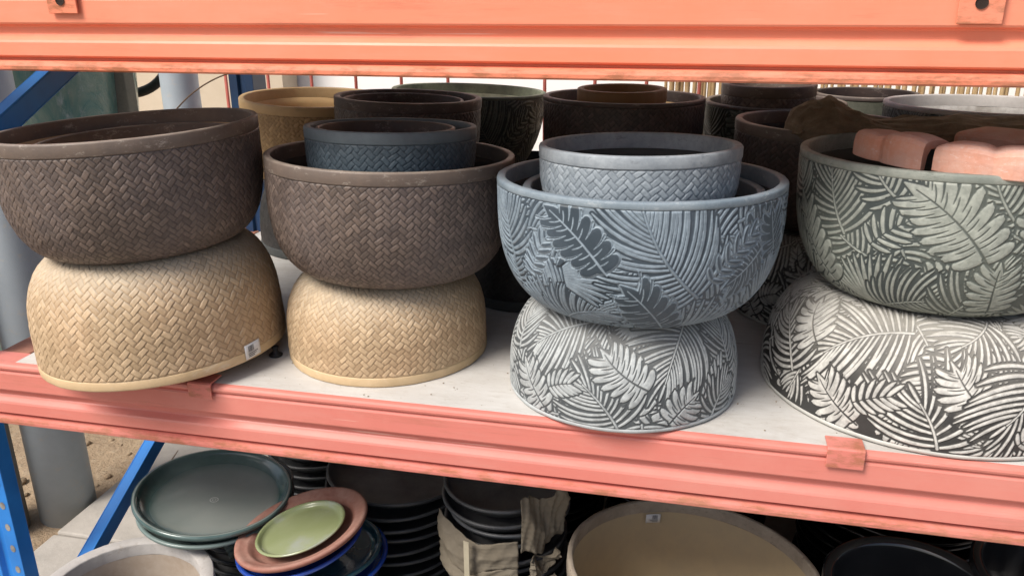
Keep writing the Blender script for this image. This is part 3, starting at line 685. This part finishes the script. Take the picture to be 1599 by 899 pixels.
# sticker
def sticker(parent, prof_r, z0, ang, w_, h_, lean=0, inside=False, tiltn=0):
    n = 8; mb = MB(); vs = []
    for j in range(3):
        for i in range(n+1):
            a = ang+(i/n-.5)*w_/prof_r; rr = prof_r+(j-1)*0+tiltn*(j/2); z = z0+(j/2-.5)*h_+lean*(i/n-.5)*w_
            vs.append((rr*math.sin(a), -rr*math.cos(a), z))
    mb.add(vs, [(j*(n+1)+i, j*(n+1)+i+1, (j+1)*(n+1)+i+1, (j+1)*(n+1)+i) for j in range(2) for i in range(n)], True)
    me = mb; o = mb.build('price_sticker', M_paper, parent)
    sm = o.modifiers.new('thick', 'SOLIDIFY'); sm.thickness = .0002
    bars = MB(); s_ = -1 if inside else 1; x = -.30
    rgx = random.Random(9)
    while x < .05:
        wd = rgx.choice((.012, .02, .03)); 
        pts = []
        for (fx, fz) in ((x, -.05), (x+wd, -.05), (x+wd, .38), (x, .38)):
            a = ang+fx*w_/prof_r; rr = prof_r+tiltn*(.5+fz)+s_*.0006; pts.append((rr*math.sin(a), -rr*math.cos(a), z0+fz*h_+lean*fx*w_))
        bars.add(pts, [(0, 1, 2, 3)]); x += wd+rgx.choice((.012, .02))
    for q in range(3):
        fz = -.14-.11*q; pts = []
        for (fx, dz) in ((-.32, -.025), (.30-.12*q, -.025), (.30-.12*q, .025), (-.32, .025)):
            a = ang+fx*w_/prof_r; rr = prof_r+tiltn*(.5+fz)+s_*.0006; pts.append((rr*math.sin(a), -rr*math.cos(a), z0+(fz+dz)*h_+lean*fx*w_))
        bars.add(pts, [(0, 1, 2, 3)])
    bars.build('print', M_ink, o)
M_paper = plain_mat('white_label', (.72, .72, .72), rough=.5); M_ink = plain_mat('grey_ink', (.10, .10, .11), rough=.7)
sticker(p2, .2166, .017, .665, .036, .026, lean=.06)

# rubber foot wedging the tan bowl
mb = MB(); mb.lathe([(.0001, 0), (.011, 0), (.0125, .002), (.0125, .0035), (.008, .006), (.005, .010), (.005, .0145), (.0068, .0165), (.0065, .019), (.0001, .020)], 32)
o = mb.build('rubber_foot', plain_mat('black_rubber', (.02, .02, .022), rough=.55)); o.location = (-.737, .052, .0); tag(o, 'small black rubber foot on the board under the raised edge of the wide tan bowl', 'rubber foot')

# ------------------------------------------------------------------ terracotta dishes
terra = plain_mat('pink_terracotta', (.62, .29, .20), (.64, .41, .34), 16, 1., .92, .1, bump=.9, bscale=140, chips=(.68, .50, .44), dust=(.68, .50, .44))
def scallop(label, loc, r, h, w_, a0, a1, pitch, tilt=(0, 0), seed=0):
    rgx = random.Random(seed); mb = MB(); vs = []
    nl = max(1, round(abs(a1-a0)*r/pitch)); n = nl*7
    lift = [rgx.uniform(.90, 1.08) for _ in range(nl+2)]; out = [rgx.uniform(-.003, .003) for _ in range(nl+2)]
    for i in range(n+1):
        f = i/n*nl; k_ = min(int(f), nl-1); g = f-k_; arc = (1-abs(2*g-1)**3); a = a0+(a1-a0)*i/n
        hh = h*(.85+.15*arc)*lift[k_]; ro = r+.006*arc+out[k_]
        for (dr, z) in ((0, 0), (.0008, hh*.50), (-.0005, hh*.80), (-.004, hh*.93), (-.011, hh*.99), (-.03, hh), (-w_*.62, hh*.96), (-w_*.9, hh*.80), (-w_, hh*.55), (-w_+.010, hh*.42), (-w_*.6, hh*.70), (-.022, hh*.72), (-.014, hh*.5), (-.012, 0)):
            rr = ro+dr; vs.append((rr*math.sin(a), -rr*math.cos(a), z))
    m_ = 14; fs = [(i*m_+j, (i+1)*m_+j, (i+1)*m_+(j+1) % m_, i*m_+(j+1) % m_) for i in range(n) for j in range(m_)]
    mb.add(vs, fs, False); mb.add([vs[j] for j in range(m_)], [tuple(range(m_))]); mb.add([vs[n*m_+j] for j in range(m_)], [tuple(range(m_))[::-1]])
    o = mb.build('edging_piece', terra, bevel=.0018)
    M4 = tilt_matrix(tilt[0], tilt[1], 0).to_4x4(); M4.translation = Vector(loc); o.matrix_world = M4
    return tag(o, label, 'edging piece', 'scalloped terracotta edging pieces')
scallop('short pink terracotta edging piece with its cut end showing, leftmost on the grey green bowl', (.430, .182, .388), .208, .044, .085, R(-77), R(-39), .085, (0, 1.5), 1)
scallop('long pink terracotta edging piece lying on the front rim of the grey green bowl', (.438, .172, .3955), .216, .037, .092, R(-37), R(62), .078, (.3, .6), 2)
scallop('pink terracotta edging piece on top of the others, rising toward the right edge', (.70, .20, .442), .24, .045, .10, R(-60), R(50), .11, (2, -4), 3)
scallop('darker terracotta edging piece lying behind the pale pink ones', (.60, .40, .400), .22, .040, .09, R(-60), R(20), .09, (3, -6), 4)

# crumpled cardboard
def crumple(name, label, cat, pts_fn, nu, nv, mat, seed, amp, parent=None, thick=.0015, smooth=False):
    rgc = np.random.RandomState(seed); ph = rgc.rand(10)*6.28; vs = []
    for j in range(nv+1):
        for i in range(nu+1):
            u_, v_ = i/nu, j/nv; p_, n_ = pts_fn(u_, v_)
            d = 0
            for k_ in range(5):
                f_ = 1.1*(1.8**k_); s_ = math.sin(f_*(u_*3.1*math.cos(ph[k_])+v_*2.2*math.sin(ph[k_]))*2+ph[k_+5]); d += (1-abs(s_)*2)/(1.6**k_)
            vs.append(Vector(p_)+Vector(n_)*amp*d)
    mb = MB(); mb.add(vs, [(j*(nu+1)+i, j*(nu+1)+i+1, (j+1)*(nu+1)+i+1, (j+1)*(nu+1)+i) for j in range(nv) for i in range(nu)], smooth)
    o = mb.build(name, mat, parent); s = o.modifiers.new('thick', 'SOLIDIFY'); s.thickness = thick
    if label: tag(o, label, cat)
    return o
kraft = plain_mat('brown_kraft', (.21, .16, .105), (.10, .075, .05), 22, .9, .85, .2, dust=(.24, .19, .13))
cp = [(.158, .40, .012), (.170, .40, .040), (.205, .395, .060), (.235, .39, .056), (.285, .385, .040), (.345, .38, .034), (.42, .38, .036), (.50, .40, .034), (.66, .43, .030)]
def card(u_, v_):
    f_ = u_*(len(cp)-1); k_ = min(int(f_), len(cp)-2); t_ = f_-k_; a = cp[k_]; b = cp[k_+1]
    x, y, hh = [a[q]+(b[q]-a[q])*t_ for q in range(3)]
    if u_ < .02: hh *= .3
    ang = PI*(v_*1.15-.08); c_, s_ = math.cos(ang), math.sin(ang)
    x *= 1.03; y += .045
    return (x+.012*math.sin(v_*9), y-.085*c_*(1-.2*u_), .384+hh*s_-.006*u_), (0, -c_, s_)
crumple('crumpled_cardboard', 'crumpled torn brown cardboard draped over the second row bowl', 'cardboard', card, 84, 30, kraft, 4, .0058)

# ------------------------------------------------------------------ under the shelf
def saucer_prof(r, h, lip=.008, wall=.005, foot=.62):
    return [(.0001, 0), (r*foot, 0), (r*(foot+.02), .004), (r*.86, h*.35), (r*.95, h*.75), (r-.001, h-lip), (r+.0015, h-lip*.6), (r+.0012, h-lip*.15), (r-.002, h), (r-wall, h-.0008),
            (r-wall-.003, h-.005), (r*.90, h*.55), (r*.80, h*.30+.004), (r*.70, .010), (r*.3, .008), (.0001, .0085)]
glz_green = plain_mat('dark_green_glaze', (.022, .055, .050), (.045, .095, .085), 7, .8, .22, .5, .6, bump=.05, bscale=40)
t = NT('green_glaze_dusty'); c = t.mix(t.rng(t.noise(6, 7, .6), .35, .65), (.028, .065, .060), (.10, .15, .145)); c = t.mix(t.rng(t.up(), .93, .995, 0, .72), c, t.mix(t.noise(8, 6), (.17, .21, .205), (.33, .33, .30)))
glz_green = t.done(c, t.rng(t.up(), .9, 1, .22, .42), .5, .4)
blackg = plain_mat('black_glaze', (.012, .013, .015), (.025, .027, .03), 8, .6, .16, .5, .5, bump=.04, bscale=30)
blackc = plain_mat('black_clay', (.030, .034, .040), (.055, .062, .070), 9, .8, .42, .5, dust=(.12, .12, .12))
teal_g = plain_mat('teal_glaze', (.012, .045, .065), (.02, .075, .10), 7, .8, .12, .5, .7, bump=.03, bscale=30)
cobalt = plain_mat('cobalt_glaze', (.01, .04, .26), (.015, .07, .38), 8, .7, .15, .5, .6, bump=.03, bscale=30)
terra2 = plain_mat('red_terracotta', (.29, .12, .09), (.20, .085, .06), 11, .8, .75, .3, dust=(.42, .26, .21))
lime = NT('lime_glaze'); c = lime.mix(lime.rng(lime.noise(7, 5), .4, .65), (.24, .28, .13), (.29, .33, .19)); c = lime.mix(lime.rng(lime.noise(10, 4), .56, .72, 0, .7), c, (.33, .35, .38)); lime = lime.done(c, .25, .5, .4)
whitec = relief_mat('white_scaled', (.24, .23, .22), (.52, .51, .49), (.50, .47, .42), .2, .8, .2)
white_r = plain_mat('white_rim', (.46, .44, .42), (.34, .32, .30), 12, .9, .85, chips=(.30, .27, .24)); white_i = plain_mat('buff_inside', (.30, .235, .175), (.42, .36, .30), 8, 1., .85)

def at_ground_stack(name, labels, cat, group, x, y, r, ztop, mat, n, dz, h, seed=0, vis=None, foot=.62):
    rgx = random.Random(seed); first = None
    mb = MB(); mb.lathe(saucer_prof(r, h, foot=foot), 80); 
    for k_ in range(n):
        z = ztop-h-dz*k_
        lab = labels(k_)
        if first is None: o = mb.build(name, mat); first = o
        else: o = first.copy(); C.objects.link(o)
        o.location = (x+rgx.uniform(-.007, .007), y+rgx.uniform(-.007, .007), z); o.rotation_euler = (R(rgx.uniform(-1.8, 1.8)), R(rgx.uniform(-1.8, 1.8)), rgx.uniform(0, 6))
        tag(o, lab, cat, group)
ordn = ['topmost', 'second', 'third', 'fourth', 'fifth', 'sixth', 'seventh', 'eighth', 'ninth', 'tenth', 'eleventh', 'twelfth', 'thirteenth', 'fourteenth', 'fifteenth', 'sixteenth', 'seventeenth', 'eighteenth', 'nineteenth', 'twentieth']
SG = 'dark saucers stacked under the shelf'
at_ground_stack('black_saucer', lambda k: '%s black saucer in the tall stack right of the terracotta saucer' % ordn[k], 'saucer', SG, -.640, .36, .165, -.405, blackc, 13, .0285, .040, 2)
at_ground_stack('black_saucer', lambda k: '%s black saucer in the stack wrapped with brown paper' % ordn[k], 'saucer', SG, -.338, .20, .122, -.292, blackc, 13, .028, .040, 3)
at_ground_stack('black_saucer', lambda k: '%s black saucer in the far stack between the green saucer and the tall black stack' % ordn[k], 'saucer', SG, -.955, .64, .150, -.36, blackc, 12, .028, .04, 4)
at_ground_stack('black_saucer', lambda k: '%s black saucer in the far stack behind the large ochre pot' % ordn[k], 'saucer', SG, .02, .62, .19, -.34, blackg, 12, .03, .04, 5)  # this and the next two stacks: added to block light from behind
at_ground_stack('black_saucer', lambda k: '%s black saucer in the far stack behind the paper wrapped stack' % ordn[k], 'saucer', SG, -.36, .66, .17, -.34, blackg, 12, .03, .04, 6)
at_ground_stack('black_saucer', lambda k: '%s black saucer in the far stack at the right under the shelf' % ordn[k], 'saucer', SG, .50, .62, .21, -.34, blackg, 12, .03, .04, 7)

def lathe_thing2(name, label, cat, C_, prof, mat, tilt=(0, 0), n=120, group=None, wob=None):
    mb = MB(); mb.lathe(prof, n, wob=wob); o = mb.build(name, mat)
    M4 = tilt_matrix(tilt[0], tilt[1], 0).to_4x4(); zt = max(z for _, z in prof); M4.translation = Vector(C_)-(M4.to_3x3() @ Vector((0, 0, zt))); o.matrix_world = M4
    return tag(o, label, cat, group)
GS = 'glazed saucers under the shelf'
gs = lathe_thing2('glazed_saucer', 'large dark green glazed saucer on top of the dark trays', 'saucer', (-.95, .114, -.353), saucer_prof(.158, .036, .012, .007, .7), glz_green, (0, 5.7), group=GS)
mb = MB(); mb.lathe([(.007, .0098), (.0082, .0102), (.0092, .0098)], 24); mb.lathe([(.0030, .0098), (.0040, .0101), (.0046, .0098)], 16); mb.build('maker_stamp', plain_mat('pale_stamp', (.42, .44, .42), rough=.5), gs)
lathe_thing2('glazed_saucer', 'pale green grey saucer just under the large dark green one', 'saucer', (-.95, .108, -.378), saucer_prof(.150, .034, .009, .006, .7), plain_mat('pale_green_glaze', (.16, .21, .20), (.10, .14, .13), 9, .7, .35, .5, .2), (0, 3.5), group=GS)
at_ground_stack('dark_tray', lambda k: '%s ribbed dark tray in the stack carrying the large green saucer' % ordn[k], 'tray', 'dark trays under the green saucer', -.935, .205, .104, -.395, blackc, 10, .032, .036, 8)
tr = thing('terracotta_saucer', 'round terracotta saucer tilted on the blue saucers', 'saucer', group=GS)
M4 = tilt_matrix(1.7, -12.7, 0).to_4x4(); M4.translation = Vector((-.716, .041, -.356))-(M4.to_3x3() @ Vector((0, 0, .034))); tr.matrix_world = M4
mb = MB(); mb.lathe([(.0001, 0), (.082, 0), (.088, .003), (.112, .016), (.130, .024), (.133, .029), (.1315, .0335), (.127, .034), (.121, .0325), (.116, .0285), (.110, .0275), (.106, .026), (.101, .018), (.09, .010), (.0001, .009)], 120); mb.build('dish', terra2, tr)
lathe_thing2('glazed_saucer', 'small lime green glazed saucer lying inside the tilted terracotta saucer', 'saucer', (-.714, .034, -.354), saucer_prof(.088, .020, .005, .004, .7), lime, (1.7, -12.7), group=GS)
lathe_thing2('glazed_saucer', 'cobalt blue saucer tucked right under the terracotta saucer', 'saucer', (-.722, .040, -.385), saucer_prof(.124, .03, .008, .006, .66), cobalt, (1, -10), group=GS)
lathe_thing2('glazed_saucer', 'dark teal glazed saucer with shiny highlights, under the terracotta saucer', 'saucer', (-.690, .070, -.424), saucer_prof(.118, .03, .008, .006, .66), teal_g, (0, -3), group=GS)
lathe_thing2('glazed_saucer', 'bright blue saucer, lowest and widest of the blue ones by the black stack', 'saucer', (-.700, .075, -.446), saucer_prof(.136, .034, .008, .007, .66), cobalt, (0, -2), group=GS)
at_ground_stack('black_saucer', lambda k: '%s black saucer in the stack under the bright blue saucer' % ordn[k], 'saucer', SG, -.705, .075, .115, -.475, blackc, 8, .03, .036, 9)

# green strap
mb = MB(); P = []
for k_ in range(15):
    a = PI*k_/14; P.append((-.915+.034*math.cos(a)*-1, .066+.008*math.sin(a*2), -.465+.052*math.sin(a)**.8))
for k_ in range(14):
    a, b = Vector(P[k_]), Vector(P[k_+1]); y_ = Vector((.004, .022, 0)); mb.add([a-y_, b-y_, b+y_, a+y_], [(0, 1, 2, 3)], True)
o = mb.build('strap', plain_mat('dark_green_strap', (.05, .075, .065), (.10, .13, .12), 30, .7, .5)); s = o.modifiers.new('thick', 'SOLIDIFY'); s.thickness = .002
tag(o, 'dark green strap looping up between the green saucer stack and the terracotta saucer', 'strap')

# white scaled pot, front left
pot('scaled_pot', 'white pot with a scaly outside and a thick rim, bottom left corner', 'pots standing under the shelf', (-.993, -.139, -.413), .162, .302, (whitec, white_r, white_i), 'scale', seed=41, res=.0022, band=.02, thick=.026, base=.62, k=.8, amp=.003)
# ochre inside pot
op = pot('large_pot', 'large brown pot with an ochre inside and a price sticker, under the shelf', 'pots standing under the shelf', (.039, .096, -.366), .232, .349, (dbrown_b, plain_mat('taupe_rim', (.36, .31, .25), (.22, .18, .14), 12, .9, .6, chips=(.14, .11, .09)), brownpot_i), 'plain', tilt=(-3.9, 2.9), seed=42, res=.005, band=.03, thick=.010, base=.65, k=.9)
sticker(op, .2155, .312, PI+.42, .032, .020, inside=True)
for (cx, cy, cz, rr, hh, lab) in ((.415, .10, -.352, .150, .363, 'glossy black pot under the shelf, right of the large brown pot'), (.70, .16, -.33, .175, .385, 'glossy black pot at the bottom right corner')
                                  ):
    lathe_thing2('black_pot', lab, 'plant pot', (cx, cy, cz), [(.0001, 0), (rr*.6, 0), (rr*.72, hh*.2), (rr*.93, hh*.65), (rr*.95, hh*.9), (rr, hh*.94), (rr, hh*.985), (rr-.006, hh), (rr-.018, hh-.003), (rr-.022, hh-.014), (rr-.022, hh*.7), (rr*.5, hh*.5), (.0001, hh*.48)], blackg, (0, 0), group='glossy black pots under the shelf')
lathe_thing2('grey_pot', 'grey pot whose rim just shows at the bottom edge below the black stack', 'plant pot', (-.335, -.045, -.408), [(.0001, 0), (.05, 0), (.06, .10), (.068, .28), (.0705, .303), (.069, .307), (.058, .307), (.056, .29), (.05, .1), (.0001, .1)], plain_mat('mid_grey_clay', (.22, .22, .22), rough=.7))

# brown paper round the stack
paper = plain_mat('brown_wrapping', (.20, .175, .135), (.14, .12, .09), 12, .9, .9, .15)
wr = thing('wrapping_paper', 'torn brown wrapping paper with a pale strap round the second black stack', 'paper', (-.338, .20, -.40))
def wrap(a0, a1, z0, z1, r_, wav=.006):
    def fn(u_, v_):
        a = a0+(a1-a0)*u_; rr = r_+wav*math.sin(u_*6+v_*2)+.007*math.sin(PI*v_); z = z0+(z1-z0)*v_+.010*math.sin(u_*7+1)
        return (rr*math.sin(a), -rr*math.cos(a), z), (math.sin(a), -math.cos(a), 0)
    return fn
crumple('paper_sheet', None, None, wrap(R(-68), R(22), -.035, .040, .133), 60, 24, paper, 7, .0024, wr, smooth=True)
crumple('paper_sheet', None, None, wrap(R(-66), R(22), -.085, -.022, .131), 60, 20, paper, 8, .0022, wr, smooth=True)
crumple('paper_sheet', None, None, wrap(R(24), R(64), .020, .135, .138, .010), 40, 30, paper, 11, .0042, wr, smooth=True)
crumple('paper_sheet', None, None, wrap(R(30), R(54), -.040, .008, .142, .012), 16, 10, paper, 12, .0065, wr)
crumple('paper_sheet', None, None, wrap(R(28), R(54), -.085, -.055, .136, .010), 16, 8, paper, 13, .0055, wr)
mb = MB(); a = R(-18); mb.box((-.006, -.003, -.065), (.006, -.0015, .045), Matrix.Translation((.147*math.sin(a), -.147*math.cos(a), 0)) @ Matrix.Rotation(a, 4, 'Z'))
mb.build('strap', plain_mat('pale_strap', (.42, .38, .28), rough=.6), wr)

# ------------------------------------------------------------------ left background
pipe_m = plain_mat('grey_pvc', (.36, .41, .45), (.30, .345, .38), 5, .7, .5, .4, chips=(.42, .40, .37))
pipe_d = plain_mat('dark_grey_pvc', (.20, .21, .22), (.15, .155, .16), 5, .7, .6, .4)
def pipe(x, y, r_, lab, mat, top=1.4):
    mb = MB(); mb.lathe([(r_-.008, GZ-.03), (r_, GZ-.03), (r_, 0), (r_, top-.002), (r_-.001, top), (r_-.008, top), (r_-.008, GZ-.03)], 64)
    o = mb.build('standing_pipe', mat); o.location = (x, y, 0); tag(o, lab, 'pipe', 'grey pipes standing behind the left end')
pipe(-1.682, .478, .074, 'light blue grey pipe standing in the sand, the nearest one, left of the blue brace', pipe_m)
pipe(-1.80, .36, .07, 'dark grey pipe standing behind the blue upright at the left edge', pipe_d, .10)
pipe(-1.632, 1.20, .058, 'pale blue pipe standing against the beige wall', pipe_m)
# tall glazed planter
t = NT('teal_drip_glaze'); v = t.scaled(1, 1, .55); n1 = t.noise(9, 8, .7, v, 1.2); c = t.mix(t.rng(n1, .35, .65), (.055, .16, .15), (.20, .27, .22)); c = t.mix(t.rng(t.noise(24, 6, .7, v), .55, .7, 0, .7), c, (.34, .40, .40))
t.bump(n1, .5, .01); M_tg = t.done(c, .25, .5, .3)
mb = MB(); mb.lathe([(.0001, 0), (.22, 0), (.235, .02), (.30, .5), (.345, 1.0), (.36, 1.22), (.375, 1.24), (.375, 1.27), (.355, 1.28), (.335, 1.27), (.32, 1.2), (.0001, 1.1)], 96)
o = mb.build('tall_planter', M_tg); o.location = (-2.235, 1.22, GZ-.01); tag(o, 'tall teal glazed planter with drip marks, left behind the blue brace', 'planter')
mb = MB(); mb.box((-1.895, 1.22, GZ), (-1.845, 1.27, 1.5)); tag(mb.build('wooden_post', plain_mat('dark_post', (.10, .095, .075), (.16, .15, .12), 12, .9, .8), bevel=.004), 'dark narrow post beside the tall teal planter', 'post')
# hoses
mb = MB(); mb.tube([(-1.955+.0*k, 1.5, .245) if k == 0 else (-2.02+.30*(k/12), 1.45+.02*k/12, .30+.33*(k/12)**2) for k in range(13)], .017, 12)
def bez(p0, p1, p2, n=16):
    p0, p1, p2 = Vector(p0), Vector(p1), Vector(p2); return [(1-t_)**2*p0+2*t_*(1-t_)*p1+t_*t_*p2 for t_ in [k/(n-1) for k in range(n)]]
mb = MB(); mb.tube(bez((-2.15, 1.6, .27), (-1.93, 1.6, .27), (-1.90, 1.6, .50)), .018, 12); tag(mb.build('black_hose', plain_mat('black_hose_rubber', (.035, .035, .035), rough=.5)), 'black hose curving past the dark post in front of the beige wall', 'hose')
mb = MB(); mb.tube(bez((-2.12, 1.7, .02), (-1.93, 1.7, .24), (-1.915, 1.7, .50)), .021, 12); tag(mb.build('grey_hose', plain_mat('pale_hose_plastic', (.55, .56, .56), rough=.45)), 'pale grey hose curving beside the black hose', 'hose')
mb = MB(); mb.tube(bez((-1.62, 1.12, .27), (-1.50, 1.08, .37), (-1.345, 1.02, .41)), .0022, 6); tag(mb.build('thin_wire', plain_mat('rusty_wire', (.12, .075, .045), rough=.8)), 'thin rusty wire slanting to the dark blue back upright', 'wire')
# cable on the slab
mb = MB(); pts = []
for k_ in range(40):
    t_ = k_/39; pts.append(Vector((-1.44-.10*math.sin(t_*2.6)+.28*max(0, t_-.8), .30+.62*t_*(1-.0*t_) - .1*math.sin(3*t_), PZ+.003)))
pts = bez((-1.28, .30, PZ+.003), (-1.50, .22, PZ+.003), (-1.49, .45, PZ+.003), 12)+bez((-1.49, .45, PZ+.003), (-1.47, .68, PZ+.003), (-1.60, .98, PZ-.010), 14)[1:]
mb.tube(pts, .003, 6); tag(mb.build('cable', plain_mat('brown_cable', (.14, .10, .075), rough=.7)), 'thin brown cable lying in a loop on the concrete slab', 'cable')

# clods and stones in the sand at the left
rgs = random.Random(12); mb = MB()
for k_ in range(420):
    x = rgs.uniform(-3.0, -1.62); y = rgs.uniform(-.2, 2.3); r_ = rgs.choice((.004, .006, .008, .012, .018))*rgs.uniform(.7, 1.3)
    z = GZ-.015+gh(x, y)+r_*.2; n_ = 7; vs = []
    for j, (q, h_) in enumerate(((.0, -.6), (.9, -.3), (1, .2), (.6, .7), (0, .85))):
        for i in range(n_):
            a = 2*PI*i/n_+j*.3; w_ = rgs.uniform(.75, 1.2); vs.append((x+q*r_*w_*math.cos(a), y+q*r_*w_*math.sin(a), z+h_*r_*.8))
    mb.add(vs, [(j*n_+i, j*n_+(i+1) % n_, (j+1)*n_+(i+1) % n_, (j+1)*n_+i) for j in range(4) for i in range(n_)], True)
tag(mb.build('rubble', M_sand), 'small clods and stones scattered over the sand at the lower left', 'rubble', kind='stuff')

# grit on the shelf board
rgs = random.Random(31); mb = MB()
for k_ in range(150):
    x = rgs.uniform(-1.1, .5); y = -.07+abs(rgs.gauss(0, .12)); r_ = rgs.choice((.0005, .0007, .0009, .0014))
    vs = [(x+r_*rgs.uniform(.6, 1.3)*math.cos(a), y+r_*rgs.uniform(.6, 1.3)*math.sin(a), .0002+zz) for zz in (0, r_*.8) for a in (0, 1.3, 2.5, 3.7, 5)]
    mb.add(vs, [(0, 1, 6, 5), (1, 2, 7, 6), (2, 3, 8, 7), (3, 4, 9, 8), (4, 0, 5, 9), (5, 6, 7, 8, 9)])
tag(mb.build('grit', plain_mat('grit', (.28, .23, .17), rough=.95)), 'crumbs of soil and grit scattered on the white board', 'grit', kind='stuff')
